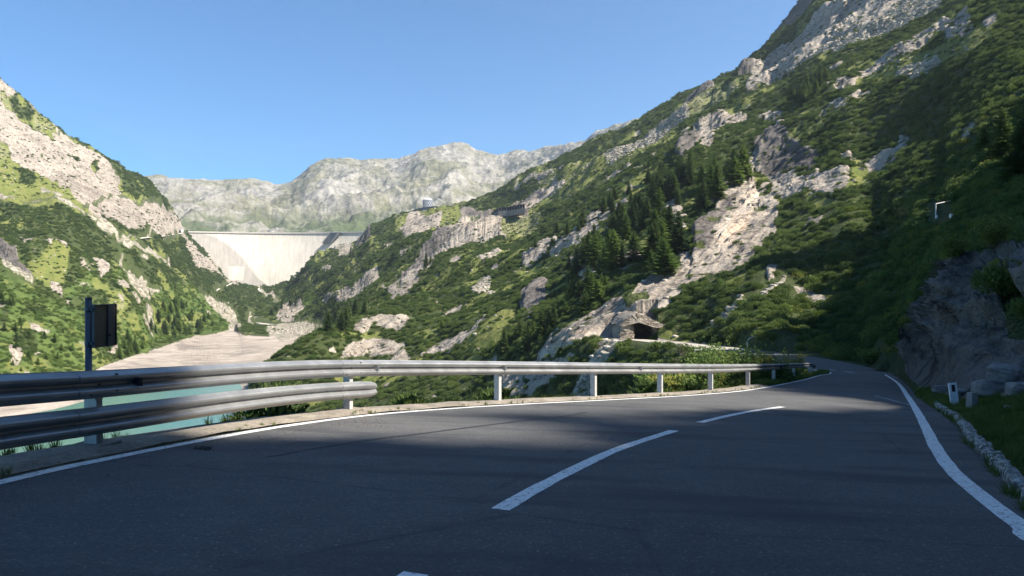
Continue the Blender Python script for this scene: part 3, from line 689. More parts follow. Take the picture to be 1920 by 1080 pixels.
# ------------------------------------------------------------------ terrain material
def ground_material(name, near=False):
    m, nt, b = nmat(name)
    pos = objcoord(nt)
    at = N(nt, 'ShaderNodeAttribute', attribute_name='cover'); sp = N(nt, 'ShaderNodeSeparateColor'); nt.links.new(at.outputs['Color'], sp.inputs[0])
    at2 = N(nt, 'ShaderNodeAttribute', attribute_name='tone'); sp2 = N(nt, 'ShaderNodeSeparateColor'); nt.links.new(at2.outputs['Color'], sp2.inputs[0])
    rockf, grassf, screef, shrubf = sp.outputs[0], sp.outputs[1], sp.outputs[2], at.outputs['Alpha']
    warm, dark, sand = sp2.outputs[0], sp2.outputs[1], sp2.outputs[2]
    n_l = noise_node(nt, 0.02, 4, 0.6, pos); n_m = noise_node(nt, 0.13, 6, 0.62, pos); n_f = noise_node(nt, 0.9, 5, 0.65, pos); n_ff = noise_node(nt, 6.0, 4, 0.7, pos)
    strv = objcoord(nt, (0.06, 0.5, 0.12)); fa = N(nt, 'ShaderNodeAttribute', attribute_name='flow'); cb_ = N(nt, 'ShaderNodeCombineXYZ'); sx_ = N(nt, 'ShaderNodeSeparateXYZ'); nt.links.new(pos, sx_.inputs[0])
    nt.links.new(mth(nt, 'MULTIPLY', fa.outputs['Fac'], .55), cb_.inputs[0]); nt.links.new(mth(nt, 'MULTIPLY', sx_.outputs[0], .05), cb_.inputs[1]); nt.links.new(mth(nt, 'MULTIPLY', sx_.outputs[1], .03), cb_.inputs[2])
    n_s1 = noise_node(nt, 1.0, 6, 0.65, cb_.outputs[0], 0.5); n_s2 = noise_node(nt, 0.16, 5, 0.6, cb_.outputs[0], 0.5); n_s = mth(nt, 'ADD', mth(nt, 'MULTIPLY', n_s1, .5), mth(nt, 'MULTIPLY', n_s2, .5))
    # undergrowth (soil, heather, low green) below the bushes
    under = mix(nt, ramp(nt, n_m, [(0.3, 0), (0.7, 1)]), (0.040, 0.062, 0.018), (0.085, 0.105, 0.030))
    under = mix(nt, ramp(nt, n_f, [(0.50, 0), (0.68, 1)]), under, (0.12, 0.105, 0.06))
    under = mix(nt, ramp(nt, n_ff, [(0.40, 1), (0.56, 0)]), under, (0.022, 0.034, 0.012))
    shrub = mix(nt, ramp(nt, n_m, [(0.35, 0), (0.65, 1)]), (0.052, 0.088, 0.022), (0.105, 0.14, 0.036))
    grass = mix(nt, ramp(nt, n_m, [(0.35, 0), (0.65, 1)]), (0.105, 0.150, 0.028), (0.22, 0.225, 0.062))
    grass = mix(nt, ramp(nt, n_f, [(0.45, 0), (0.72, 1)]), grass, (0.20, 0.165, 0.075))
    grass = mix(nt, ramp(nt, n_ff, [(0.38, .8), (0.52, 0)]), grass, (0.050, 0.075, 0.020))
    rockc = mix(nt, ramp(nt, n_s, [(0.36, 0), (0.60, 1)]), (0.145, 0.122, 0.102), (0.44, 0.378, 0.31))
    rockc = mix(nt, ramp(nt, n_m, [(0.45, 0), (0.7, 1)]), rockc, (0.36, 0.315, 0.262))
    rockc = mix(nt, mth(nt, 'MULTIPLY', warm, 0.75), rockc, mix(nt, ramp(nt, n_s, [(0.4, 0), (0.6, 1)]), (0.46, 0.33, 0.23), (0.62, 0.54, 0.45)))
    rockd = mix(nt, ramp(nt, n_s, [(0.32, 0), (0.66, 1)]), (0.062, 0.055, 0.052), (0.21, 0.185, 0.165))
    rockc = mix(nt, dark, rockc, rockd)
    crack = ramp(nt, noise_node(nt, 0.35, 8, 0.7, objcoord(nt, (0.5, 1.0, 0.8)), 1.2), [(0.40, 0.25), (0.50, 1.0)])
    rockc = mix(nt, 0.8, rockc, crack, 'MULTIPLY')
    vor = N(nt, 'ShaderNodeTexVoronoi'); vor.inputs['Scale'].default_value = 0.35; nt.links.new(pos, vor.inputs['Vector'])
    sc_n = N(nt, 'ShaderNodeSeparateColor'); nt.links.new(vor.outputs['Color'], sc_n.inputs[0])
    scree = mix(nt, ramp(nt, sc_n.outputs[0], [(0.1, 0), (0.9, 1)]), (0.16, 0.14, 0.112), (0.42, 0.375, 0.31))
    scree = mix(nt, ramp(nt, n_f, [(0.46, 0), (0.62, 0.6)]), scree, (0.15, 0.15, 0.07))
    sandv = objcoord(nt, (0.022, 0.030, 0.2)); n_b = noise_node(nt, 1.0, 8, 0.7, sandv, 2.2)
    sandc = mix(nt, ramp(nt, n_b, [(0.30, 0), (0.66, 1)]), (0.23, 0.195, 0.16), (0.48, 0.41, 0.345))
    sandc = mix(nt, ramp(nt, noise_node(nt, .012, 5, .65, pos, 1.5), [(.52, 0), (.60, .7)]), sandc, (0.20, 0.175, 0.15))
    col = under
    col = mix(nt, shrubf, col, shrub)
    jag = lambda f, s=0.5: ramp(nt, mth(nt, 'ADD', f, mth(nt, 'MULTIPLY', mth(nt, 'SUBTRACT', n_f, 0.5), s)), [(0.38, 0), (0.6, 1)])
    col = mix(nt, jag(grassf, 1.2), col, grass)
    col = mix(nt, jag(rockf, 1.0), col, rockc)
    col = mix(nt, jag(screef, 1.2), col, scree)
    col = mix(nt, ramp(nt, mth(nt, 'ADD', sand, mth(nt, 'MULTIPLY', mth(nt, 'SUBTRACT', n_f, 0.5), 0.4)), [(0.45, 0), (0.7, 1)]), col, sandc)
    if near:
        pass
    nt.links.new(col, b.inputs['Base Color'])
    b.inputs['Roughness'].default_value = 0.92
    b.inputs['Specular IOR Level'].default_value = 0.15
    hb = mth(nt, 'ADD', mth(nt, 'MULTIPLY', n_f, 1.2), mth(nt, 'ADD', mth(nt, 'MULTIPLY', n_s, 1.5), mth(nt, 'MULTIPLY', n_ff, 0.12)))
    bump(nt, b, hb, 0.9, 1.1)
    return m
m_ground = ground_material('hillside ground')
def set_attr(o, name, arr):
    n = len(o.data.vertices)
    a = o.data.color_attributes.new(name, 'FLOAT_COLOR', 'POINT')
    v = np.ones((n, 4), np.float32); v[:, :arr.shape[-1]] = arr.reshape(n, -1)
    a.data.foreach_set('color', v.reshape(-1))
terrain = grid_mesh('terrain', P, m_ground)
def set_flow(o, arr):
    a = o.data.attributes.new('flow', 'FLOAT', 'POINT'); a.data.foreach_set('value', arr.reshape(-1).astype(np.float32))
set_flow(terrain, (PZ_ - 0.6 * PX_) * (1 - lw) + (PZ_ + 0.66 * PX_) * lw)
set_attr(terrain, 'cover', chan); set_attr(terrain, 'tone', tone)
tag(terrain, 'rocky valley slopes with dwarf pine, grass and scree around the reservoir', 'terrain', kind='structure')

# sheet under and behind the camera, the mountain flank right of and behind it
gx = np.concatenate([np.linspace(4.0, 60, 57), np.linspace(62, 420, 90), np.linspace(428, 800, 40)])
gy = np.concatenate([np.linspace(-260, -42, 56), np.linspace(-38, 5, 44), np.linspace(7, 75, 50), np.linspace(78, 420, 90)])
FX, FY = np.meshgrid(gx, gy, indexing='ij')
kx = np.interp(FY, KK[:, 1], KK[:, 0], left=9.5)
kx = np.where(FY > 100, 43 + (FY - 100) * 0.35, kx)
kx = np.where(FY < -40, 9.5 + (-40 - FY) * 0.15, kx)
dxx = FX - kx
fl = road_z(kx, np.clip(FY, -40, 75)) + 0.02 + np.where(FY < -40, -(FY + 40) * 0.088, 0)
rise = np.interp(dxx, [-1, 0, 4, 8, 14, 30, 60, 120, 200, 420, 800], [0, 0, 0.1, 5, 11, 27, 57.5, 108, 160, 280, 430])
cpar = FY + 0.398 * FX
cn = cpar + 6 * fbm(FX / 50, FY / 50, 0.9, 3, 131)
rise = rise * (1 + (0.10 * 0 * cpar + 0.34 * sstep(204, 214, cn) * sstep(236, 226, cn)) * sstep(40, 110, dxx) - 0.3 * sstep(272, 300, cpar))  # unseen ridge band raised here to cast shade on the slope
FZ = fl + rise + np.clip(dxx - 3, 0, 40) / 40 * (1.4 * fbm(FX / 14, FY / 14, 0.1, 4, 120) + 0.7 * ridged(FX / 7, FY / 7, 0.4, 3, 124) - 0.6)
FX = np.maximum(FX, kx)       # first columns hug the kerb
keepm = (FX < 0.85 * FY) if False else None
# cut where the valley sheet already covers the ground (in front of the camera)
cutx = 1.33 * np.maximum(FY, 0.0)
FZ = np.where((FY > 3) & (FX < cutx), FZ - 6 - 0.3 * (cutx - FX), FZ)
flank = grid_mesh('terrain_flank', np.stack([FX, FY, FZ], -1), m_ground)
fc = np.zeros(FX.shape + (4,), np.float32); fc[..., 1] = (dxx < 5) * 1.0 + 0.3 * (dxx >= 5); fc[..., 0] = ((dxx > 4) & (dxx < 16)) * 0.8
set_attr(flank, 'cover', fc); ftn = np.zeros(FX.shape + (3,), np.float32); ftn[..., 1] = 0.7 * (fc[..., 0] > 0); set_attr(flank, 'tone', ftn)
set_flow(flank, FZ - 0.6 * FX)
tag(flank, 'wooded mountainside rising right of the road', 'terrain', kind='structure')
# ------------------------------------------------------------------ road, verge, markings
def ribbon(name, A, B, mat, n=8, dz=0.0, zf=None, smooth=True):
    k = max(len(A), len(B))
    ta = np.linspace(0, 1, k)
    def rs(P_):
        t = np.linspace(0, 1, len(P_)); return np.stack([np.interp(ta, t, P_[:, 0]), np.interp(ta, t, P_[:, 1])], 1)
    A = rs(A); B = rs(B)
    w = np.linspace(0, 1, n)[None, :, None]
    G = A[:, None] * (1 - w) + B[:, None] * w
    z = road_z(G[..., 0], G[..., 1]) + dz
    if zf is not None: z = z + zf(G[..., 0], G[..., 1], np.linspace(0, 1, n)[None, :])
    return grid_mesh(name, np.concatenate([G, z[..., None]], -1), mat, smooth)

m_asph, nt, b = nmat('asphalt')
pos = objcoord(nt)
agg = N(nt, 'ShaderNodeTexVoronoi'); agg.inputs['Scale'].default_value = 85; nt.links.new(pos, agg.inputs['Vector'])
ag2 = N(nt, 'ShaderNodeSeparateColor'); nt.links.new(agg.outputs['Color'], ag2.inputs[0])
nl = noise_node(nt, 0.35, 5, 0.6, pos); nm = noise_node(nt, 2.6, 5, 0.6, pos); nf = noise_node(nt, 30, 4, 0.7, pos)
colr = mix(nt, ramp(nt, nl, [(0.3, 0), (0.7, 1)]), (0.056, 0.057, 0.059), (0.084, 0.083, 0.082))
colr = mix(nt, ramp(nt, nm, [(0.45, 0), (0.75, 0.55)]), colr, (0.104, 0.101, 0.095))
colr = mix(nt, 0.55, colr, ramp(nt, ag2.outputs[0], [(0.0, 0.35), (0.6, 0.55), (1.0, 0.9)]), 'OVERLAY')
spk = N(nt, 'ShaderNodeTexVoronoi'); spk.inputs['Scale'].default_value = 9; nt.links.new(pos, spk.inputs['Vector'])
spk2 = N(nt, 'ShaderNodeTexVoronoi'); spk2.inputs['Scale'].default_value = 34; nt.links.new(pos, spk2.inputs['Vector'])
sx2 = N(nt, 'ShaderNodeSeparateColor'); nt.links.new(spk2.outputs['Color'], sx2.inputs[0])
colr = mix(nt, mth(nt, 'MULTIPLY', ramp(nt, sx2.outputs[1], [(.80, 0), (.92, .75)]), ramp(nt, spk2.outputs['Distance'], [(0.25, 1.0), (0.40, 0.0)])), colr, (0.17, 0.165, 0.155))
colr = mix(nt, ramp(nt, spk.outputs['Distance'], [(0.055, 1.0), (0.075, 0.0)]), colr, (0.24, 0.23, 0.21))
tl = N(nt, 'ShaderNodeTexVoronoi'); tl.inputs['Scale'].default_value = .22; tl.feature = 'DISTANCE_TO_EDGE'; nt.links.new(pos, tl.inputs['Vector'])
colr = mix(nt, ramp(nt, mth(nt, 'ADD', tl.outputs['Distance'], mth(nt, 'MULTIPLY', mth(nt, 'SUBTRACT', nm, .5), .03)), [(0.0, .4), (.005, 0)]), colr, (0.018, 0.018, 0.019))
wv = objcoord(nt, (0.25, 1.2, 1.0))
colr = mix(nt, ramp(nt, noise_node(nt, 1.0, 5, 0.6, wv), [(0.50, 0), (0.62, 0.75)]), colr, (0.042, 0.043, 0.046))
nt.links.new(colr, b.inputs['Base Color']); b.inputs['Roughness'].default_value = 0.82; b.inputs['Specular IOR Level'].default_value = 0.35
bump(nt, b, mth(nt, 'ADD', agg.outputs['Distance'], mth(nt, 'MULTIPLY', nf, 0.7)), 0.55, 0.008)

m_paint, nt, b = nmat('worn white road paint')
pos = objcoord(nt)
wr = ramp(nt, noise_node(nt, 22, 6, 0.75, pos), [(0.39, 0), (0.46, 1)])
wr2 = ramp(nt, noise_node(nt, 3.0, 4, 0.7, pos), [(0.2, 0.7), (0.8, 1)])
nt.links.new(mix(nt, wr, (0.10, 0.10, 0.10), mix(nt, wr2, (0.40, 0.40, 0.39), (0.72, 0.72, 0.70))), b.inputs['Base Color'])
b.inputs['Roughness'].default_value = 0.6; bump(nt, b, noise_node(nt, 120, 2, 0.5, pos), 0.3, 0.004)

m_verge, nt, b = nmat('gravelly concrete verge')
pos = objcoord(nt)
c = mix(nt, ramp(nt, noise_node(nt, 3.0, 6, 0.65, pos), [(0.35, 0), (0.65, 1)]), (0.17, 0.145, 0.115), (0.30, 0.26, 0.21))
c = mix(nt, ramp(nt, noise_node(nt, 28, 5, 0.7, pos), [(0.5, 0), (0.66, 1)]), c, (0.10, 0.085, 0.065))
nt.links.new(c, b.inputs['Base Color']); b.inputs['Roughness'].default_value = 0.95
bump(nt, b, noise_node(nt, 60, 5, 0.7, pos), 0.7, 0.02)

Ka = offset(LL, -0.13); Kb = offset(KK, 0.1)
cutA = int(np.argmax(Ka[:, 1] > 122)); cutB = int(np.argmax(Kb[:, 1] > 124))
road = ribbon('road', Ka[:cutA], Kb[:cutB], m_asph, 14)
gpath = ribbon('gravel_path', Ka[cutA - 1:], Kb[cutB - 1:], simple('pale crushed stone', (.33, .30, .25), .95, 0, 2, .3, .03), 8)
tag(gpath, 'pale gravel track leading to the rock opening', 'track', kind='structure')
tag(road, 'dark asphalt mountain road curving down to the right', 'road', kind='structure')
vz = lambda X, Y, w: 0.015 + 0.04 * np.sin(np.clip(w, 0, 1) * math.pi) + 0.02 * fbm(X * 2.2, Y * 2.2, 0.3, 3, 150) - 0.03 * (w > 0.99) 
verge = ribbon('verge', offset(LL, -0.125), offset(LL, -0.86), m_verge, 7, 0.0, vz)
tag(verge, 'pale gravelly verge strip under the guardrail', 'verge', kind='structure')
# retaining edge below the verge
kA = offset(LL, -0.86)
GA = np.stack([kA, kA + 0, offset(LL, -0.93), offset(LL, -1.2)], 1)
zA = road_z(GA[..., 0], GA[..., 1]) + np.array([0.015, -0.05, -0.35, -2.6])[None]
rw = grid_mesh('retaining_edge', np.concatenate([GA, zA[..., None]], -1), m_verge)
tag(rw, 'concrete lip of the road platform above the drop', 'wall', kind='structure')

def marking(name, pts, w, dz=0.004, label=None, mat=None, taper=False):
    c = pts if isinstance(pts, np.ndarray) else smooth_poly(pts, 0.12)
    wob = 0.012 * fbm(c[:, 0] * 9, c[:, 1] * 9, 0.7, 3, 161) * .25 + 0.007 * fbm(c[:, 0] * 1.3, c[:, 1] * 1.3, 0.2, 3, 160)
    T = np.gradient(c, axis=0); T /= np.linalg.norm(T, axis=1)[:, None]
    Nn = np.stack([T[:, 1], -T[:, 0]], 1)
    ww = w / 2 + wob
    A = c - Nn * ww[:, None]; B = c + Nn * ww[:, None]
    G = np.stack([A, B], 1); z = road_z(G[..., 0], G[..., 1]) + dz
    o = grid_mesh(name, np.concatenate([G, z[..., None]], -1), mat or m_paint)
    tag(o, label, 'road marking', kind='structure'); return o
eL = smooth_poly(LEFT, 0.15); eR = smooth_poly(RIGHT, 0.15)
marking('edge_line', eL[:int(np.argmax(eL[:, 1] > 80))], 0.13, label='thin white edge line along the guardrail side')
marking('edge_line', eR[:int(np.argmax(eR[:, 1] > 57))], 0.155, label='wide white edge line beside the stone kerb')
marking('lane_dash', [rp(*p) for p in [(938, 956), (1005, 917), (1085, 876), (1165, 840), (1264, 807.5)]], 0.135, label='long white dash in the middle of the road nearest the viewer')
marking('lane_dash', [rp(*p) for p in [(1312, 792.5), (1360, 781), (1410, 771), (1467, 763)]], 0.14, label='white lane dash beyond the nearest one')
marking('lane_dash', [rp(*p) for p in [(780, 1076), (770, 1083), (740, 1104)]], 0.14, label='tip of a white dash at the bottom of the view')
for a, c_ in (((1601, 699), (1583, 696)), ((1566, 694.5), (1556, 692.6))):
    marking('lane_dash', [rp(*a), rp(*c_)], 0.15, label='tiny far white dash near the bend of the road')
m_tar = simple('tar seal', (0.022, 0.022, 0.024), 0.7, 0, 40, 0.3)
seam = smooth_poly([rp(*p) for p in [(500, 857), (600, 838), (700, 824), (800, 812), (900, 799), (1000, 787), (1060, 780), (1100, 773)]], 0.06)
seam = seam + np.stack([0.02 * fbm(seam[:, 0] * 5, seam[:, 1] * 5, 0, 3, 170), 0.02 * fbm(seam[:, 0] * 5, seam[:, 1] * 5, 4, 3, 171)], 1)
s_ = marking('tar_seam', seam, 0.07, 0.004, 'dark wavy tar seam across the lit asphalt', m_tar)
patch = smooth_poly([rp(*p) for p in [(1120, 868), (1160, 846), (1190, 835)]], 0.06)
marking('tar_seam', smooth_poly([rp(*p) for p in [(1640, 742), (1700, 758), (1712, 762)]], 0.2), 0.03, 0.004, 'short pale crack line near the right edge of the road', m_paint)
# loose earth crumbs along the edge
mb = MB(); r_ = random.Random(3)
def crumb(x, y, s):
    z = float(road_z(x, y)) + s * 0.3
    pts = [Vector((r_.uniform(-1, 1), r_.uniform(-1, 1), r_.uniform(-.6, .6))).normalized() * s * r_.uniform(.6, 1) for _ in range(8)]
    cube = [(-1,-1,-.6),(1,-1,-.6),(-1,1,-.6),(1,1,-.6),(-1,-1,.6),(1,-1,.6),(-1,1,.6),(1,1,.6)]
    pts = [Vector((a * r_.uniform(.5, 1), b_ * r_.uniform(.5, 1), c_ * r_.uniform(.4, 1))) * s for a, b_, c_ in cube]
    mb.add([p + Vector((x, y, z)) for p in pts], [(0,1,3,2),(4,6,7,5),(0,4,5,1),(2,3,7,6),(0,2,6,4),(1,5,7,3)])
for _ in range(60):
    x, y = rp(r_.gauss(382, 8), r_.gauss(841, 1.6)); crumb(x, y, r_.uniform(.006, .016))
for _ in range(150):
    i = r_.randrange(90, 220); p = LL[i] if i < len(LL) else LL[-1]
    T = LL[i + 1] - LL[i]; T /= np.linalg.norm(T); d = abs(r_.gauss(0, .35)) + .1
    crumb(p[0] + T[1] * d, p[1] - T[0] * d, r_.uniform(.003, .010))
for _ in range(70):
    x, y = rp(r_.uniform(620, 730), r_.uniform(786, 800)); crumb(x, y, r_.uniform(.003, .008))
m_earth = simple('dry earth crumbs', (0.05, 0.042, 0.03), 0.95)
cr = mb.build('earth_crumbs', m_earth); tag(cr, 'scattered dark earth crumbs along the road edge', 'gravel', kind='stuff')

# ------------------------------------------------------------------ guardrail
m_steel, nt, b = nmat('galvanised steel')
pos = objcoord(nt)
f1 = noise_node(nt, 2.5, 4, 0.6, pos); f2 = noise_node(nt, 60, 3, 0.6, objcoord(nt, (0.3, 0.3, 3)))
nt.links.new(mix(nt, ramp(nt, f1, [(0.3, 0), (0.7, 1)]), (0.27, 0.275, 0.28), (0.37, 0.375, 0.38)), b.inputs['Base Color'])
b.inputs['Metallic'].default_value = 0.65
nt.links.new(ramp(nt, mth(nt, 'ADD', mth(nt, 'MULTIPLY', f1, .6), mth(nt, 'MULTIPLY', f2, .4)), [(0.3, 0.36), (0.7, 0.55)]), b.inputs['Roughness'])
m_postp = simple('weathered grey post', (0.46, 0.455, 0.44), 0.6, 0.25, 14, 0.15)
m_bolt = simple('dark bolt', (0.05, 0.05, 0.05), 0.5, 0.6)
RAIL = offset(LL, -0.45)
sR = np.concatenate([[0], np.cumsum(np.linalg.norm(np.diff(RAIL, axis=0), axis=1))])
def rail_at(s):
    x = np.interp(s, sR, RAIL[:, 0]); y = np.interp(s, sR, RAIL[:, 1])
    x2 = np.interp(s + .1, sR, RAIL[:, 0]); y2 = np.interp(s + .1, sR, RAIL[:, 1])
    t = np.array([x2 - x, y2 - y]); t /= np.linalg.norm(t)
    return x, y, t
def s_at_px(px):
    q = 960 + F * RAIL[:, 0] / np.maximum(RAIL[:, 1], 0.05)
    ok = np.where((RAIL[:-1, 1] > 1) & ((q[:-1] - px) * (q[1:] - px) <= 0))[0]
    i = ok[0]; return float(sR[i] + (px - q[i]) / (q[i + 1] - q[i]) * (sR[i + 1] - sR[i]))
railH = lambda Y: 0.77 + 0.08 * float(sstep(6, 11, Y))
PROF = [(0.0, 0.0), (0.004, 0.010), (0.072, 0.050), (0.082, 0.066), (0.082, 0.090), (0.070, 0.104), (0.010, 0.142), (0.010, 0.168), (0.070, 0.206), (0.082, 0.220), (0.082, 0.244), (0.072, 0.260), (0.004, 0.300), (0.0, 0.310)]
PROF = [(o * .92, h * .87) for o, h in PROF]
BH = .27
def beam(name, s0, s1, top_off, parent, endcap=False, lap=False):
    v = []; f = []; ss = np.arange(s0, s1, 0.18); ss = np.append(ss, s1)
    npf = len(PROF)
    for s in ss:
        x, y, t = rail_at(s); n = np.array([t[1], -t[0]])
        g = float(road_z(x, y)) + railH(y) - top_off - BH
        k = 1.0; lp_ = .007 if lap and s < s0 + .32 else 0
        if endcap and s > s1 - 0.36: k = math.sqrt(max(0.0, 1 - ((s - (s1 - 0.36)) / 0.36) ** 2)) 
        kk = 0.45 + 0.55 * k
        for o_, h_ in PROF: v.append((x + n[0] * (o_ * kk + .02 + lp_), y + n[1] * (o_ * kk + .02 + lp_), g + BH / 2 + (h_ - BH / 2) * (0.72 + 0.28 * k)))
        for o_, h_ in reversed(PROF): v.append((x + n[0] * (o_ * kk + .014 + lp_ - .02 * (1 - k)), y + n[1] * (o_ * kk + .014 + lp_ - .02 * (1 - k)), g + BH / 2 + (h_ - BH / 2) * (0.72 + 0.28 * k)))
    m = 2 * npf
    for i in range(len(ss) - 1):
        for k in range(m): f.append((i * m + k, i * m + (k + 1) % m, (i + 1) * m + (k + 1) % m, (i + 1) * m + k))
    for i in (0, len(ss) - 1):
        for k in range(npf - 1): f.append((i * m + k, i * m + k + 1, i * m + m - 2 - k, i * m + m - 1 - k))
    bm_ = MB(); bm_.add(v, f)
    o = bm_.build(name, m_steel, parent, False)
    return o
rail_root = empty('guardrail', (float(RAIL[100][0]), float(RAIL[100][1]), float(road_z(*RAIL[100]))))
tag(rail_root, 'galvanised steel guardrail on grey posts along the outer edge of the bend', 'guardrail')
inv = Matrix.Translation(-rail_root.location)
def kid(o, root=rail_root):
    o.parent = root; o.matrix_parent_inverse = Matrix.Translation(-Vector(root.location)); return o
sP = [s_at_px(p) for p in (180, 655, 935, 1115, 1240, 1335, 1405, 1453, 1490)]
sEnd = s_at_px(1524)
joints = [sP[0] - 8.2, sP[0] - 0.12, sP[1] + 0.05] + [sP[3] - .0, sP[5], sP[7], sEnd]
joints = [sP[0] - 8.2, sP[0] + 0.0, sP[1] + 0.05, sP[3], sP[5], sP[7], sEnd]
for i in range(len(joints) - 1):
    kid(beam('rail_beam', joints[i] - (0.3 if i else 0), joints[i + 1], 0.0, None, False, i > 0))
for a, c_, cap in ((sP[0] - 8.2, sP[0], False), (sP[0] - .3, sP[1] + .05, False), (sP[1] - .25, s_at_px(703), True)):
    kid(beam('rail_beam', a, c_, 0.35, None, cap, a > sP[0] - 1))
def post(s, px=None):
    x, y, t = rail_at(s); n = np.array([t[1], -t[0]]); g = float(road_z(x, y))
    h = railH(y)
    ang = math.atan2(t[1], t[0]); Rm = Matrix.Rotation(ang, 3, 'Z')
    mb = MB(); cx, cy = x - n[0] * 0.06, y - n[1] * 0.06; L = h - 0.02 + 0.3
    zc = g - 0.3 + L / 2
    mb.box((cx, cy, zc), (0.012, 0.14, L), Rm)                      # web
    for sg in (-1, 1): mb.box((cx + t[0] * 0.038 + n[0] * sg * 0.064, cy + t[1] * 0.038 + n[1] * sg * 0.064, zc), (0.064, 0.012, L), Rm)
    mb.box((cx + t[0] * 0.05 , cy + t[1] * 0.05, zc - 0.02), (0.012, 0.10, L - 0.04), Rm)
    o = kid(mb.build('post', m_postp, None, False, 0.003))
    bl = MB(); bl.box((x - n[0] * 0.0 + t[0] * .02, y + t[1] * .02, g + h - 0.155), (0.10, 0.03, 0.26), Rm); bb = bl.build('bracket', m_postp, None); bb.parent = o
    near = y < 13 and y > 2
    for (dt, dh) in (((0, -.135), (-.16, -.055), (.16, -.055), (-.16, -.215), (.16, -.215), (.30, -.135)) if near else ((0, -.135),)):
        bo = MB()
        p = Vector((x + t[0] * dt + n[0] * .035, y + t[1] * dt + n[1] * .035, g + h + dh))
        dep = .012 if dh == -.135 else .068
        bo.tube([p, p + Vector((n[0], n[1], 0)) * dep], 0.009, 6)
        kid(bo.build('bolt', m_bolt, None))
    return x, y, t, n, g
for s in [sP[0] - 7.8, sP[0] - 3.9] + sP: post(s)
for s in (sEnd - 2.6, sEnd - 1.6, sEnd - 0.6): post(s)
for i in (0, 1):
    x, y, t = rail_at(sP[i]); g = float(road_z(x, y)); n = np.array([t[1], -t[0]])
    pl = MB(); pl.box((x - n[0] * .06, y - n[1] * .06, g + .045), (0.42, 0.34, 0.03), Matrix.Rotation(math.atan2(t[1], t[0]), 3, 'Z'))
    kid(pl.build('base_plate', m_verge, None, False, 0.01))
# end blocks of the rail near the bend
x, y, t = rail_at(sEnd - 0.1); g = float(road_z(x, y))
eb = MB(); eb.box((x, y, g + .60), (0.6, 0.16, 0.30), Matrix.Rotation(math.atan2(t[1], t[0]) - .5, 3, 'Z'))
kid(eb.build('end_block', m_steel, None, False, 0.06))
# small trapezoid reflectors in the valley of the beam
m_refl = simple('dark reflector', (0.03, 0.03, 0.03), 0.3, 0.2)
for px in (246, 699, 940, 1196):
    s = s_at_px(px); x, y, t = rail_at(s); n = np.array([t[1], -t[0]]); g = float(road_z(x, y)) + railH(y) - .135
    rb = MB(); a = Vector((x + n[0] * .03, y + n[1] * .03, g)); T3 = Vector((t[0], t[1], 0)); N3 = Vector((n[0], n[1], 0))
    rb.add([a + T3 * -.02 + Vector((0, 0, -.02)), a + T3 * -.02 + Vector((0, 0, .02)), a + N3 * .09 + Vector((0, 0, .045)), a + N3 * .09 + Vector((0, 0, -.045)),
            a + T3 * .0 + Vector((0, 0, -.02)), a + T3 * .0 + Vector((0, 0, .02)), a + N3 * .09 + T3 * .02 + Vector((0, 0, .045)), a + N3 * .09 + T3 * .02 + Vector((0, 0, -.045))],
           [(0, 1, 2, 3), (4, 7, 6, 5), (0, 4, 5, 1), (1, 5, 6, 2), (2, 6, 7, 3), (3, 7, 4, 0)])
    kid(rb.build('reflector', m_refl if px < 600 else m_steel, None))

# ------------------------------------------------------------------ sign seen from behind
m_dkpole = simple('dark grey painted steel', (0.075, 0.09, 0.11), 0.45, 0.4, 30, 0.15)
m_signback = simple('shade dark aluminium sheet', (0.11, 0.098, 0.07), 0.6, 0.2, 6, 0.25)  # sheet colour darkened for the shade it stands in
Ys = depth_at(offset(LL, -0.68), 166)[0]; Xs = (166 - 960) / F * Ys
gz = float(road_z(Xs, Ys))
sg = empty('road_sign', (Xs, Ys, gz)); tag(sg, 'small road sign seen from behind on a dark round pole', 'sign')
top = -20 / F * Ys - gz
mb = MB(); mb.tube([(0, 0, -0.3), (0, 0, top)], 0.031, 16); p_ = mb.build('pole', m_dkpole, sg, True)
mb = MB(); mb.tube([(0, 0, top), (0, 0, top + .012)], 0.034, 16); mb.build('cap', m_dkpole, sg)
pw, ph = 0.36, 80 / F * Ys
zc = (540 - 612) / F * Ys - gz
ang = R(88); d = Vector((math.cos(ang), math.sin(ang), 0)); nn = Vector((-d.y, d.x, 0))
c0 = Vector((0.045, 0.0, zc)) + d * pw / 2
Rm = Matrix.Rotation(ang, 3, 'Z')
mb = MB(); mb.box(c0, (pw, 0.006, ph), Rm); pan = mb.build('panel', m_signback, sg)
for sx, sz, dims in ((0, 1, (pw, .03, .008)), (0, -1, (pw, .03, .008)), (1, 0, (.008, .03, ph)), (-1, 0, (.008, .03, ph))):
    mb = MB(); mb.box(c0 + d * sx * pw / 2 - nn * -.012 * 0 + Vector((0, 0, sz * ph / 2)), dims, Rm); mb.build('rim', m_dkpole, pan)
mb = MB(); mb.box(c0 + d * .085 - nn * .012, (.10, .012, ph * .96), Rm); mb.build('stiffener', m_dkpole, pan)
for dz_ in (.17, -.17):
    mb = MB(); mb.tube([(0, 0, zc + dz_ - .018), (0, 0, zc + dz_ + .018)], 0.037, 14); mb.box((0.035, 0.01, zc + dz_), (.06, .03, .03), Rm); mb.build('clamp', m_dkpole, sg)
mb = MB(); mb.tube([c0 + d * .05 - nn * .004 + Vector((0, 0, -.10)), c0 + d * .05 - nn * .035 + Vector((0, 0, -.10))], 0.011, 8); mb.build('bolt', m_bolt, pan)

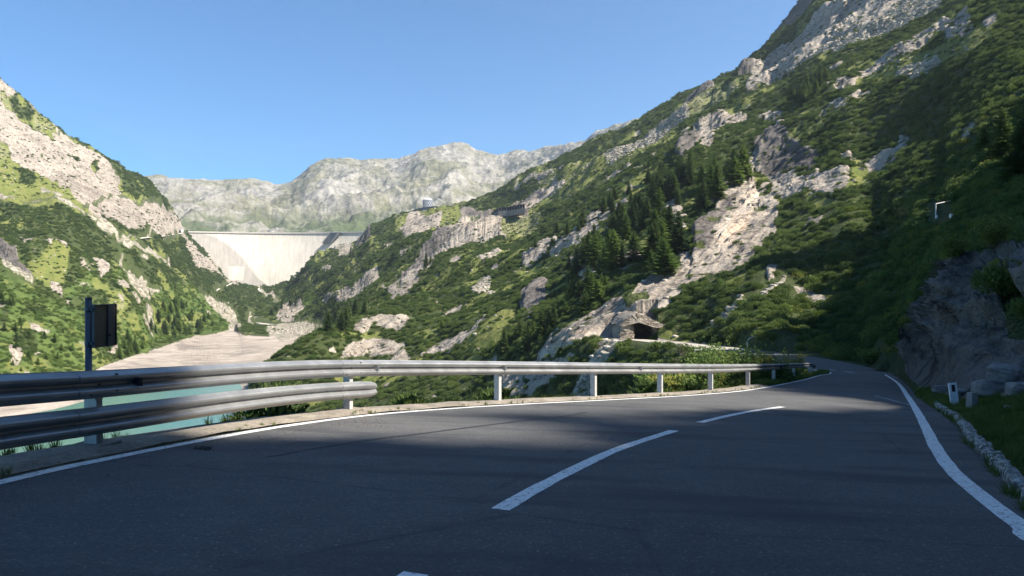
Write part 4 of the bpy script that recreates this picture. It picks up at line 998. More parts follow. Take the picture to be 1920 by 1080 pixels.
# ------------------------------------------------------------------ right roadside: kerb stones, marker post, stump, boulders
m_kst, nt, b = nmat('whitewashed kerb stone')
pos = objcoord(nt)
nt.links.new(mix(nt, ramp(nt, noise_node(nt, 14, 6, 0.7, pos), [(0.44, 0), (0.60, 1)]), (0.09, 0.085, 0.07), (0.44, 0.43, 0.40)), b.inputs['Base Color'])
b.inputs['Roughness'].default_value = .9; bump(nt, b, noise_node(nt, 25, 5, .7, pos), .8, .03)
def stone_mesh(mbx, c, dims, rot, seed, sub=2):
    bm = bmesh.new(); bmesh.ops.create_icosphere(bm, subdivisions=sub, radius=1)
    for v in bm.verts:
        p = v.co; q = Vector([math.copysign(abs(a) ** 0.62, a) for a in p])
        k = 1 + 0.22 * mnoise.noise(q * 1.4 + Vector((seed * 3.1, 0, 0))) + 0.10 * mnoise.noise(q * 4 + Vector((0, seed * 2.3, 0)))
        v.co = Vector((q.x * dims[0], q.y * dims[1], q.z * dims[2])) * 0.55 * k
    M = rot; bm.verts.ensure_lookup_table()
    mbx.add([M @ v.co + Vector(c) for v in bm.verts], [tuple(x.index for x in f.verts) for f in bm.faces]); bm.free()
kmb = MB(); sK = np.concatenate([[0], np.cumsum(np.linalg.norm(np.diff(KK, axis=0), axis=1))]); s = float(np.interp(-2, KK[:, 1], sK)); i = 0
s_stop = float(np.interp(17.6, KK[:, 1], sK))
while s < s_stop:
    L = random.uniform(.22, .42); x = np.interp(s, sK, KK[:, 0]); y = np.interp(s, sK, KK[:, 1]); x2 = np.interp(s + L, sK, KK[:, 0]); y2 = np.interp(s + L, sK, KK[:, 1])
    a = math.atan2(y2 - y, x2 - x)
    stone_mesh(kmb, (x + .06 + random.uniform(-.02, .02), y, float(road_z(x, y)) + .035), (L * .93, random.uniform(.11, .17), random.uniform(.12, .19)), Matrix.Rotation(a + random.uniform(-.12, .12), 3, 'Z'), i)
    s += L * .98; i += 1
ko = kmb.build('kerb', m_kst, None, True); tag(ko, 'row of whitewashed rough kerb stones', 'kerb', kind='structure')

m_white = simple('white plastic', (0.72, 0.73, 0.74), 0.45, 0, 8, 0.06)
m_black = simple('black plastic', (0.02, 0.02, 0.02), 0.4)
def on_verge(px, py, Y=None):
    v = pick(px, py); return v
q = on_verge(1791, 765)
dl = empty('delineator_post', q); tag(dl, 'white roadside marker post with a black patch, leaning left', 'marker post'); dl.rotation_euler = (0, R(-7), R(-8))
hh = 48 / F * q.y
mb = MB(); w_ = 14 / F * q.y
mb.add([(-w_/2, -.03, -.1), (w_/2, -.03, -.1), (w_/2, .035, -.1), (-w_/2, .035, -.1), (-w_/2, -.03, hh), (w_/2, -.03, hh), (w_/2, .035, hh - .03), (-w_/2, .035, hh - .03)],
       [(0,3,2,1),(4,5,6,7),(0,1,5,4),(1,2,6,5),(2,3,7,6),(3,0,4,7)])
mb.build('body', m_white, dl, False, .008)
mb = MB(); mb.box((0.0, -.031, hh * .78), (w_ * .42, .006, hh * .27)); mb.build('reflector', m_black, dl)
q = on_verge(1822, 770)
m_conc = simple('weathered concrete', (0.25, 0.235, 0.21), 0.9, 0, 12, 0.3, 0.02)
mb = MB(); h2 = 34 / F * q.y; w2 = 15 / F * q.y
mb.add([(-w2*.62, -w2*.5, -.15), (w2*.62, -w2*.5, -.15), (w2*.62, w2*.5, -.15), (-w2*.62, w2*.5, -.15), (-w2*.45, -w2*.38, h2), (w2*.48, -w2*.38, h2), (w2*.45, w2*.38, h2 * .96), (-w2*.45, w2*.38, h2 * .96)],
       [(0,3,2,1),(4,5,6,7),(0,1,5,4),(1,2,6,5),(2,3,7,6),(3,0,4,7)])
o = mb.build('stone_stump', m_conc, None, False, .012); o.location = q; o.rotation_euler = (0, 0, R(15)); tag(o, 'squat grey concrete stump beside the white marker post', 'stump')
m_boul, nt, b = nmat('grey gneiss boulder')
pos = objcoord(nt)
cb = mix(nt, ramp(nt, noise_node(nt, 2.2, 7, .7, objcoord(nt, (1, 1, 3))), [(.35, 0), (.65, 1)]), (0.09, 0.085, 0.08), (0.26, 0.25, 0.235))
nt.links.new(cb, b.inputs['Base Color']); b.inputs['Roughness'].default_value = .85; bump(nt, b, noise_node(nt, 5, 7, .7, pos), .9, .12)
for i, (px, py, wpx, lab) in enumerate([(1852, 742, 50, 'largest grey boulder right behind the concrete stump'), (1910, 742, 44, 'grey boulder at the foot of the rock face near the right edge'),
        (1765, 742, 24, 'low dark boulder left of the white marker post'), (1880, 716, 60, 'tilted grey block resting on the boulders behind the stump'),
        (1893, 770, 16, 'small stone lying in the grass right of the boulders'), (1806, 742, 20, 'small boulder between the marker post and the stump')]):
    q = pick(px, py); w = wpx / F * q.y
    mb = MB(); stone_mesh(mb, (0, 0, w * .22), (w * 1.0, w * .8, w * .62), Matrix.Rotation(i * 1.3, 3, 'Z') @ Matrix.Rotation(.25 * (i % 3 - 1), 3, 'X'), 40 + i * 7, 3)
    o = mb.build('boulder', m_boul, None, False); o.location = q; tag(o, lab, 'boulder', 'boulders at the foot of the roadside rock')
# ------------------------------------------------------------------ lake
m_water, nt, b = nmat('turquoise reservoir water')
pos = objcoord(nt)
nw = noise_node(nt, 0.012, 3, .5, pos)
nt.links.new(mix(nt, ramp(nt, nw, [(.35, 0), (.7, 1)]), (0.055, 0.145, 0.125), (0.08, 0.17, 0.135)), b.inputs['Base Color'])
b.inputs['Roughness'].default_value = .22; b.inputs['IOR'].default_value = 1.33
bump(nt, b, noise_node(nt, 0.9, 5, .6, objcoord(nt, (1, .5, 1))), .35, .15)
wm = MB(); wm.add([(-1400, 55, -60.5), (200, 55, -60.5), (200, 1300, -60.5), (-1400, 1300, -60.5)], [(0, 1, 2, 3)])
wo = wm.build('lake', m_water); tag(wo, 'turquoise reservoir water below the road', 'lake', kind='structure')

# ------------------------------------------------------------------ far mountains beyond the dam
SK = [(-400,250),(100,300),(235,321),(245,327),(268,335),(300,333),(345,336),(420,341),(465,339),(490,342),(512,351),(545,346),(562,334),(580,316),(610,303),(650,300),(675,306),(700,304),(745,305),(770,296),(790,285),(820,278),(850,270),(875,273),(890,285),(925,295),(945,296),(962,290),(1000,283),(1060,270),(1100,262),(1135,246),(1170,230),(1215,215),(1300,190),(1500,120),(1700,60)]
fx_ = np.concatenate([np.arange(-400, 200, 12.0), np.arange(200, 1260, 1.8), np.arange(1260, 1700, 12)])
skx = np.array([p[0] for p in SK], float); sky_ = np.array([p[1] for p in SK], float)
S_ = np.interp(fx_, skx, sky_)
nodesY = np.array([2120, 2350, 2800, 3400, 4000, 4500, 5200, 6500.]); fr = [0, .0, .10, .38, .72, 1.0, 0, 0]
nrw = 330; tt = np.linspace(0, 7, nrw)
A_ = np.zeros((len(fx_), nrw)); Yf = np.zeros_like(A_)
for i, px in enumerate(fx_):
    base = 452.0
    q = [490, 470] + [base - f * (base - S_[i]) for f in fr[2:6]]
    zs = (540 - S_[i]) / F * 4500
    q += [540 - F * (zs - 120) / 5200, 540 - F * (zs - 300) / 6500]
    squash = 1 - 0.28 * sstep(900, 1250, px)
    Yf[i] = np.exp(np.interp(tt, np.arange(8), np.log(nodesY))) * squash
    A_[i] = pchip(np.arange(8), np.array(q), tt)
FXx = (fx_[:, None] - 960) / F * Yf; FZz = (540 - A_) / F * Yf
near_sky = np.exp(-((tt - 5) / 1.0) ** 2)[None]
dmp = np.clip((tt - 1.0) / 1.2, 0, 1)[None]
dz = (ridged(FXx / 620, Yf / 620, .3, 5, 200, .5) - .75) * 85 * (1 - .75 * near_sky) + fbm(FXx / 160, Yf / 160, .7, 4, 210) * 22 * (1 - .5 * near_sky) + (ridged(FXx / 70, Yf / 90, FZz / 60, 4, 214) - .8) * 8
FZz = FZz + dz * dmp
m_mt, nt, b = nmat('pale alpine rock and grass')
pos = objcoord(nt)
n1 = noise_node(nt, .0035, 7, .62, pos, .8); n2 = noise_node(nt, .02, 6, .65, pos, .5); n3 = noise_node(nt, .06, 7, .72, pos, .6)
rk = mix(nt, ramp(nt, n2, [(.3, 0), (.65, 1)]), (0.145, 0.135, 0.125), (0.37, 0.345, 0.30))
gr = mix(nt, ramp(nt, n2, [(.35, 0), (.65, 1)]), (0.105, 0.107, 0.064), (0.20, 0.19, 0.12))
cm = mix(nt, ramp(nt, mth(nt, 'ADD', mth(nt, 'MULTIPLY', n1, .6), mth(nt, 'MULTIPLY', n3, .4)), [(.42, 0), (.56, 1)]), gr, rk)
sepz = N(nt, 'ShaderNodeSeparateXYZ'); nt.links.new(pos, sepz.inputs[0])
low = N(nt, 'ShaderNodeMapRange'); nt.links.new(sepz.outputs[2], low.inputs[0]); low.inputs[1].default_value = 220; low.inputs[2].default_value = 420; low.inputs[3].default_value = 1; low.inputs[4].default_value = 0
dk = mth(nt, 'MULTIPLY', low.outputs[0], ramp(nt, n1, [(.45, 1), (.56, 0)]))
cm = mix(nt, mth(nt, 'MULTIPLY', dk, .85), cm, (0.055, 0.085, 0.032))
nt.links.new(cm, b.inputs['Base Color']); b.inputs['Roughness'].default_value = .95; b.inputs['Specular IOR Level'].default_value = .1
bump(nt, b, mth(nt, 'ADD', n2, mth(nt, 'MULTIPLY', n3, .5)), 1.0, 14)
fm = grid_mesh('mountains', np.stack([FXx, Yf, FZz], -1), m_mt); tag(fm, 'pale rocky mountains beyond the dam', 'mountains', kind='structure')
# distant snow summit left of the notch
sn = MB(); 
ang_ = [(-900, 318), (230, 318), (243, 324.5), (252, 328), (262, 332), (272, 337), (300, 350)]
Yd = 7500; vs = []
for px, py in ang_: vs.append(((px - 960) / F * Yd, Yd, (540 - py) / F * Yd))
for px, py in ang_: vs.append(((px - 960) / F * Yd * 1.0, Yd - 900, (540 - py) / F * Yd - 500))
nn_ = len(ang_)
for px, py in ang_: vs.append(((px - 960) / F * Yd * 1.0, Yd + 900, (540 - py) / F * Yd - 500))
sn.add(vs, [(i, i + 1, nn_ + i + 1, nn_ + i) for i in range(nn_ - 1)] + [(i, 2 * nn_ + i, 2 * nn_ + i + 1, i + 1) for i in range(nn_ - 1)])
so = sn.build('snow_summit', simple('old snow', (.8, .8, .8), .8)); tag(so, 'sliver of a distant snowy summit', 'mountain', kind='structure')

# ------------------------------------------------------------------ arch dam
m_dam, nt, b = nmat('pale dam concrete')
pos = objcoord(nt)
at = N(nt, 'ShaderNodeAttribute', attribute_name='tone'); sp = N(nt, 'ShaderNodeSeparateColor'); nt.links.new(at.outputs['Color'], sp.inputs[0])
st = noise_node(nt, 1, 5, .6, objcoord(nt, (.12, .12, .012)), .2); st2 = noise_node(nt, .02, 5, .6, pos)
cd = mix(nt, ramp(nt, st, [(.35, 0), (.65, 1)]), (0.58, 0.525, 0.445), (0.70, 0.64, 0.55))
cd = mix(nt, ramp(nt, st2, [(.5, 0), (.75, .5)]), cd, (0.46, 0.42, 0.355))
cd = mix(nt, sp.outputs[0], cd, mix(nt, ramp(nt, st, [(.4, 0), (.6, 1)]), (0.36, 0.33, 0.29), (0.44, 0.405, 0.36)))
# vertical block joints and lift lines
tc = N(nt, 'ShaderNodeUVMap'); uvx = N(nt, 'ShaderNodeSeparateXYZ'); nt.links.new(tc.outputs[0], uvx.inputs[0])
jx = mth(nt, 'PINGPONG', mth(nt, 'MULTIPLY', uvx.outputs[0], 36), .5); jm = ramp(nt, jx, [(0.0, 1), (.09, 0)])
cd = mix(nt, mth(nt, 'MULTIPLY', jm, .32), cd, (0.3, 0.27, 0.23))
jy = mth(nt, 'PINGPONG', mth(nt, 'MULTIPLY', uvx.outputs[1], 22), .5); jm2 = ramp(nt, jy, [(0.0, 1), (.06, 0)])
cd = mix(nt, mth(nt, 'MULTIPLY', jm2, .10), cd, (0.3, 0.27, 0.23))
nt.links.new(cd, b.inputs['Base Color']); b.inputs['Roughness'].default_value = .9
bump(nt, b, st, .3, .5)
a0, a1 = -.502, -.185       # bearing tangents of the abutments
def dam_pt(u, v, extra=0):
    """u 0..1 left to right along the crest, v 0 crest .. 1 foot"""
    X0, X1 = a0 * 2000, a1 * 2000
    zc_ = 166.5
    X = X0 + (X1 - X0) * u
    Y = 2000 + 62 * math.sin(math.pi * u)
    z = zc_ - 200 * v
    lean = 40 * math.sin(math.pi * .5 * v) * v ** .35
    cx_, cy_ = (X0 + X1) / 2, 1500
    d = Vector((cx_ - X, cy_ - Y, 0)).normalized()
    return Vector((X, Y, z)) + d * (lean + extra)
nu, nv = 150, 70
G = np.array([[dam_pt(u, v) for v in np.linspace(0, 1, nv)] for u in np.linspace(0, 1, nu)])
dam = empty('arch_dam', dam_pt(.5, 1)); tag(dam, 'tall pale concrete arch dam closing the valley', 'dam')
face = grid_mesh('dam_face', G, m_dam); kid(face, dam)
uv = face.data.uv_layers.new(name='UVMap'); li = np.zeros(len(face.data.loops), np.int32); face.data.loops.foreach_get('vertex_index', li)
uu, vv = np.meshgrid(np.linspace(0, 1, nu), np.linspace(0, 1, nv), indexing='ij'); UVa = np.stack([uu.ravel(), vv.ravel()], 1)[li]
uv.data.foreach_set('uv', UVa.reshape(-1).astype(np.float32))
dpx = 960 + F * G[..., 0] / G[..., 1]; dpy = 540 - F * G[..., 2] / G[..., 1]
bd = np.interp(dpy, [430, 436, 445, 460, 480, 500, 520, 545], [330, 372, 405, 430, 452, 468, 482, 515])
dt = np.zeros(G.shape[:2] + (3,), np.float32); dt[..., 0] = 1.0 * (1 - sstep(-2.5, 2.5, dpx - bd));  # darker concrete left of a curved edge
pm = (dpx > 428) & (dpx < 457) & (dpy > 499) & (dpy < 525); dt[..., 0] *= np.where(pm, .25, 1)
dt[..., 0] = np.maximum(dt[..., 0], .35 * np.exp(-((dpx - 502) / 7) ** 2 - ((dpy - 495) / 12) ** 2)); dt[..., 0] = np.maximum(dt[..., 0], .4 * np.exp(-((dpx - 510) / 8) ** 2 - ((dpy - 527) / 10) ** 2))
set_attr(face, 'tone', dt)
cw = MB(); us = np.linspace(0, 1, 60)
for i in range(59):
    for (e0, e1, z0, z1) in ((-9, 2.5, -2.5, 0.0), (1.7, 2.6, 0.0, 1.4), (-9, -8.2, 0.0, 1.4)):
        p = [dam_pt(us[i], 0, e) + Vector((0, 0, z)) for e, z in ((e0, z0), (e1, z0), (e1, z1), (e0, z1))]; q = [dam_pt(us[i + 1], 0, e) + Vector((0, 0, z)) for e, z in ((e0, z0), (e1, z0), (e1, z1), (e0, z1))]
        cw.add(p + q, [(0, 1, 5, 4), (1, 2, 6, 5), (2, 3, 7, 6), (3, 0, 4, 7)])
kid(cw.build('crest_walkway', simple('bright crest concrete', (.62, .57, .5), .9, 0, .05, .1), None), dam)
# spillway block under the crest, its cast shadow built in as the dark slant
ch = MB(); u0, u1 = .742, .788
def sp_(u, v, e): return dam_pt(u, v, e)
A4 = [sp_(u0, .01, 3.0), sp_(u1, .01, 3.0), sp_(u1 - .05, .15, 1), sp_(u0 - .045, .17, 1)]
B4 = [sp_(u0, .01, 18), sp_(u1, .01, 18), sp_(u1 - .05, .15, 9), sp_(u0 - .045, .17, 9)]
ch.add(A4 + B4, [(4, 5, 6, 7), (0, 4, 7, 3), (1, 2, 6, 5), (0, 1, 5, 4), (3, 7, 6, 2)])
kid(ch.build('spillway_shadow_block', simple('shadow dark concrete', (.17, .18, .2), .8, 0, .1, .2), None), dam)
wl = MB()
for uo in (u0, u1 - .004):
    q0 = [sp_(uo, .005, 17), sp_(uo + .006, .005, 17), sp_(uo - .04, .16, 9), sp_(uo - .046, .16, 9)]; q1 = [sp_(uo, .005, 22), sp_(uo + .006, .005, 22), sp_(uo - .04, .16, 13), sp_(uo - .046, .16, 13)]
    wl.add(q0 + q1, [(4, 5, 6, 7), (0, 4, 7, 3), (1, 2, 6, 5), (0, 1, 5, 4), (3, 7, 6, 2)])
kid(wl.build('spillway_wall', simple('grey concrete', (.42, .4, .37), .8, 0, .1, .1), None), dam)

# ------------------------------------------------------------------ round visitor building on the crest knoll
def at(px, py, Y): return Vector(((px - 960) / F * Y, Y, (540 - py) / F * Y))
Yb = 1490.0; base = at(802, 393.5, Yb); k_ = Yb / F
tb = empty('round_building', base); tag(tb, 'round silvery tower building with a latticed glass drum on the far knoll', 'building')
m_glass, nt, b = nmat('patterned facade glass'); 
tcn = N(nt, 'ShaderNodeTexCoord').outputs['UV']
uvm = N(nt, 'ShaderNodeSeparateXYZ'); nt.links.new(tcn, uvm.inputs[0])
d1 = mth(nt, 'PINGPONG', mth(nt, 'ADD', mth(nt, 'MULTIPLY', uvm.outputs[0], 14), mth(nt, 'MULTIPLY', uvm.outputs[1], 2.5)), .5)
d2 = mth(nt, 'PINGPONG', mth(nt, 'SUBTRACT', mth(nt, 'MULTIPLY', uvm.outputs[0], 14), mth(nt, 'MULTIPLY', uvm.outputs[1], 2.5)), .5)
dmn = mth(nt, 'MINIMUM', d1, d2)
nt.links.new(mix(nt, ramp(nt, dmn, [(.10, 0), (.17, 1)]), (.24, .25, .27), (.02, .03, .05)), b.inputs['Base Color']); b.inputs['Roughness'].default_value = .45; b.inputs['Metallic'].default_value = .0
r_b = 9.5 * k_; hb = 17 * k_
mb = MB(); mb.tube([(0, 0, 1.5 * k_), (0, 0, 1.5 * k_ + hb)], r_b, 40, True); drum = mb.build('drum', m_glass, tb, True)
uvl = drum.data.uv_layers.new(name='UVMap')
for pl_ in drum.data.polygons:
    for li_ in pl_.loop_indices:
        co = drum.data.vertices[drum.data.loops[li_].vertex_index].co
        a = math.atan2(co.y, co.x) / (2 * math.pi) + .25
        uvl.data[li_].uv = (a % 1 if (a % 1) > 1e-4 or True else 0, (co.z - 1.5 * k_) / hb)
mb = MB(); mb.tube([(0, 0, 1.5 * k_ + hb), (0, 0, 1.5 * k_ + hb + 1.6 * k_), (0, 0, 1.5 * k_ + hb + 3.2 * k_)], [r_b * .97, r_b * .8, r_b * .5], 40); mb.build('roof', simple('white roof cladding', (.72, .72, .72), .5), tb)
m_dw = simple('dark facade band', (.05, .06, .08), .4, .2, .5, .2); m_lw = simple('light concrete band', (.4, .38, .34), .8, 0, .5, .1)
mb = MB(); mb.tube([(0, 0, -1.5 * k_), (0, 0, 1.5 * k_)], r_b * 1.05, 40); mb.build('plinth', m_lw, tb)
def slab(name, pts, h0, h1, depth, mat):
    """bent wall band following pts (px,py top)"""
    mb = MB(); vv = []
    for (px, py, dpt) in pts:
        c_ = at(px, py - 2.2, Yb - dpt * 2.5) - base; vv.append(c_)
    V = []
    for c_ in vv: V += [c_ + Vector((0, 0, -h0)), c_ + Vector((0, 0, h1)), c_ + Vector((0, depth, h1)), c_ + Vector((0, depth, -h0))]
    Fs = []
    for i in range(len(vv) - 1):
        for k in range(4): Fs.append((4 * i + k, 4 * i + (k + 1) % 4, 4 * i + 4 + (k + 1) % 4, 4 * i + 4 + k))
    Fs += [(0, 1, 2, 3), tuple(4 * (len(vv) - 1) + k for k in (3, 2, 1, 0))]
    mb.add(V, Fs); mb.build(name, mat, tb)
slab('roof_edge', [(768, 399, 6), (780, 395, 14), (793, 391.5, 18), (815, 389, 16), (830, 391, 6)], .6 * k_, .6 * k_, 14, m_dw)
slab('terrace_wall', [(767, 404, 5), (780, 400, 13), (793, 396, 17), (813, 394, 15)], 5 * k_, 3.4 * k_, 12, simple('grey glazed wall', (.15, .17, .2), .4, .1, .3, .3))
slab('side_wall', [(815, 393.5, 15), (829, 395.5, 5)], 2.4 * k_, 2.6 * k_, 10, m_lw)
for i, px in enumerate((765,)):
    pass
# mast on the ridge right of the building, far pale hut by the left dam abutment
def mast(px, py, hpx, w, lab, name='mast', mat=None, Yf_=None):
    q = pick(px, py); h = hpx / F * q.y
    mb = MB(); mb.tube([(0, 0, -1), (0, 0, h)], w / 2, 8); o = mb.build(name, mat or m_lw, None); o.location = q; tag(o, lab, 'mast' if name == 'mast' else name.replace('_', ' ')); return o
q = pick(336, 437); kk_ = q.y / F
hut = empty('dam_hut', q); tag(hut, 'tiny pale gatehouse at the left end of the dam crest', 'hut')
mb = MB(); mb.box((0, 0, 3.0 * kk_), (12 * kk_, 8 * kk_, 6 * kk_)); mb.build('walls', simple('bright render', (.68, .64, .58), .8, 0, .2, .1), hut)
mb = MB(); mb.add([(-6.5 * kk_, -4.6 * kk_, 6.02 * kk_), (6.5 * kk_, -4.6 * kk_, 6.02 * kk_), (6.5 * kk_, 4.6 * kk_, 6.02 * kk_), (-6.5 * kk_, 4.6 * kk_, 6.02 * kk_), (-6.5 * kk_, 0, 8 * kk_), (6.5 * kk_, 0, 8 * kk_)], [(0, 1, 5, 4), (2, 3, 4, 5), (0, 4, 3), (1, 2, 5), (0, 3, 2, 1)]); mb.build('roof', simple('grey roof sheet', (.3, .28, .26), .7), hut)
mb = MB(); mb.box((3.2 * kk_, -4.03 * kk_, 1.6 * kk_), (4 * kk_, .12 * kk_, 3.2 * kk_)); mb.build('gate', simple('dark gate', (.03, .03, .03), .6), hut)
# small lamp, frame and barrier by the road
q = pick(1402, 664) if False else Vector((38.0, 112.0, float(road_z(38, 112))))
Yl = 112.0; bl_ = at(1401, 664, Yl)
lp = empty('street_lamp', Vector((bl_.x, bl_.y, ground(bl_.x, bl_.y)))); tag(lp, 'thin bent street lamp beyond the roadside shrubs near the bend', 'street lamp')
zt = (540 - 640) / F * Yl - lp.location.z; u_ = Yl / F
mb = MB(); mb.tube([(0, 0, -.2), (0, 0, zt), (1.5 * u_, 0, zt + 3 * u_), (5 * u_, 0, zt + 6 * u_), (10 * u_, 0, zt + 8.5 * u_)], .075, 8); mb.build('pole', simple('pale grey lamp pole', (.5, .48, .42), .5), lp, True)
mb = MB(); mb.box((12 * u_, 0, zt + 9 * u_), (5 * u_, 1.5 * u_, .8 * u_)); mb.build('lamp_head', m_lw, lp, False, .03)
Yq = pick(1755, 410).y; uq = Yq / F; g0 = pick(1755, 410)
fr_ = empty('gallows_post', g0); tag(fr_, 'pale bent metal post with a side arm in the dark bushes', 'metal frame')
m_pale = simple('pale weathered metal', (.62, .58, .55), .5, .1)
mb = MB(); mb.tube([(0, 0, -.5), (0, 0, 28 * uq)], 1.1 * uq, 8); mb.build('upright', m_pale, fr_)
mb = MB(); mb.tube([(0, 0, 27.5 * uq), (27 * uq, 0, 33 * uq)], 1.0 * uq, 8); mb.build('arm', m_pale, fr_)
for px, lab in ((1757, 'left pale stone block below the bent metal post'), (1783, 'right pale stone block below the bent metal post')):
    q = pick(px, 410); mb = MB(); stone_mesh(mb, (0, 0, 3 * uq), (5 * uq, 4 * uq, 7 * uq), Matrix.Rotation(px, 3, 'Z'), px, 2); o = mb.build('stone_block', m_pale, None); o.location = q; tag(o, lab, 'stone block')
mast(1873, 398, 12, .12, 'single thin pale stake at the top of the near bushes', 'stake', m_pale)
# barrier beside the gravel path
q0 = pick(1303, 664); q1 = pick(1324, 664); ub = q0.y / F
br = empty('barrier', q0); tag(br, 'low white rail barrier beside the gravel path', 'barrier')
d_ = Vector(((1324 - 1303) * ub, 0, 0))
for k in (0, 1):
    mb = MB(); mb.tube([d_ * k + Vector((0, 0, -.3)), d_ * k + Vector((0, 0, 8.5 * ub))], .06, 8); mb.build('post', m_white, br)
mb = MB(); mb.box(d_ * .5 + Vector((0, -.1, 8.2 * ub)), (23 * ub, .08, 2.0 * ub)); mb.build('rail', m_white, br)

# ------------------------------------------------------------------ avalanche gallery of the far road
gp = []
for px in np.linspace(872, 984, 24):
    q = pick(px, 407); gp.append(Vector(((px - 960) / F * (q.y - 1), q.y - 1, 0)))
gy_m = np.mean([g.y for g in gp]); zfl = (540 - 410.5) / F * gy_m; kg = gy_m / F
ys = np.convolve(np.pad([g.y for g in gp], 5, mode='edge'), np.ones(11) / 11, 'valid')
gp = [Vector((((872 + 112 * i / 23) - 960) / F * ys[i], ys[i], zfl)) for i in range(24)]
ga = empty('avalanche_gallery', gp[12]); tag(ga, 'dark open sided road gallery cut across the slope right of the round building', 'road gallery')
def band(name, z0, z1, d0, d1, mat):
    mb = MB(); V = []
    for g in gp:
        b0 = g - gp[12]
        V += [b0 + Vector((0, d0, z0)), b0 + Vector((0, d0, z1)), b0 + Vector((0, d1, z1)), b0 + Vector((0, d1, z0))]
    Fq = []
    for i in range(len(gp) - 1):
        for k in range(4): Fq.append((4 * i + k, 4 * i + (k + 1) % 4, 4 * i + 4 + (k + 1) % 4, 4 * i + 4 + k))
    Fq += [(0, 1, 2, 3), tuple(4 * (len(gp) - 1) + k for k in (3, 2, 1, 0))]
    mb.add(V, Fq); return mb.build(name, mat, ga)
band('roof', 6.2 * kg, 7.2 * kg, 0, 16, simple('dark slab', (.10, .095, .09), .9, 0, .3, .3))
band('roadway', -9.0 * kg, 0, -3, 16, simple('rock coloured roadway edge', (.24, .21, .18), .9, 0, .3, .2))  # rock coloured embankment under the gallery
band('back_wall', 0.0, 6.2 * kg, 8, 15, simple('shaded rock wall', (.07, .065, .07), .9, 0, .1, .5))  # shade of the recess put into the wall's dark colour
mgp = simple('gallery pier', (.30, .28, .26), .9)
for i in range(1, 23, 1):
    b0 = gp[i] - gp[12]; w_ = random.uniform(.8, 1.8) * kg
    mb = MB(); mb.box(b0 + Vector((0, 1.5, 3.1 * kg)), (w_, 1.5, 6.2 * kg)); mb.build('pier', mgp, ga)

# ------------------------------------------------------------------ rock opening by the gravel path
m_rk, nt, b = nmat('pinkish bedrock')
pos = objcoord(nt)
cr_ = mix(nt, ramp(nt, noise_node(nt, .8, 7, .7, objcoord(nt, (.6, 1, 1.6)), .8), [(.35, 0), (.62, 1)]), (0.26, 0.215, 0.18), (0.56, 0.49, 0.41))
nt.links.new(cr_, b.inputs['Base Color']); b.inputs['Roughness'].default_value = .9; bump(nt, b, noise_node(nt, 1.2, 8, .7, pos), 1.0, .6)
ro = empty('rock_opening', at(1198, 638, 184)); tag(ro, 'dark rock opening under an overhanging gable of stone beside the gravel path', 'rock opening')
def rockprism(name, poly, Y0, Y1, seed, shrink=.0):
    """rough rock block with the given outline, standing Y0..Y1 deep"""
    cxp = sum(p[0] for p in poly) / len(poly); cyp = sum(p[1] for p in poly) / len(poly)
    # densify outline
    D = []
    for (a, b_) in zip(poly, poly[1:] + poly[:1]):
        n = max(2, int(math.hypot(b_[0] - a[0], b_[1] - a[1]) / 2.5))
        D += [(a[0] + (b_[0] - a[0]) * k / n, a[1] + (b_[1] - a[1]) * k / n) for k in range(n)]
    V = []; nl = 9; m = len(D)
    for l in range(nl):
        t = l / (nl - 1); Y = Y0 + (Y1 - Y0) * t
        for (x, y) in D:
            p = at(x, y, Y0); p.y = Y
            nz = mnoise.noise(p * .3 + Vector((seed, 0, 0))) * .5 + (.5 - abs(mnoise.noise(p * .9))) * .45 + mnoise.noise(p * 2.2) * .15
            p += Vector((nz, nz * .8, nz * .7)); V.append(p - ro.location)
    Fq = []
    for l in range(nl - 1):
        for k in range(m): Fq.append((l * m + k, l * m + (k + 1) % m, (l + 1) * m + (k + 1) % m, (l + 1) * m + k))
    c_ = at(cxp, cyp, Y0) - ro.location; V.append(c_ + Vector((0, -.3, 0))); ic = len(V) - 1
    for k in range(m): Fq.append((ic, (k + 1) % m, k))
    mb = MB(); mb.add(V, Fq); o = mb.build(name, m_ground, ro, False)
    a = np.zeros((len(V), 4), np.float32); a[:, 0] = 1; set_attr(o, 'cover', a); set_attr(o, 'tone', np.zeros((len(V), 3), np.float32)); set_flow(o, np.array([(v + ro.location).z - .6 * (v + ro.location).x for v in V])); return o
rockprism('overhang', [(1160, 612), (1172, 600), (1183, 592), (1193, 587), (1214, 594), (1246, 611), (1240, 617), (1216, 609), (1194, 606), (1184, 606), (1172, 612)], 183.5, 203, 3)
rockprism('left_pier', [(1166, 609), (1185, 605), (1188, 620), (1187, 641), (1162, 644), (1162, 622)], 184, 198, 9)
rockprism('right_pier', [(1222, 609), (1236, 614), (1250, 616), (1254, 642), (1234, 644), (1226, 626)], 186, 198, 15)
rockprism('back_wall', [(1180, 598), (1230, 600), (1234, 645), (1178, 645)], 198, 204, 19)

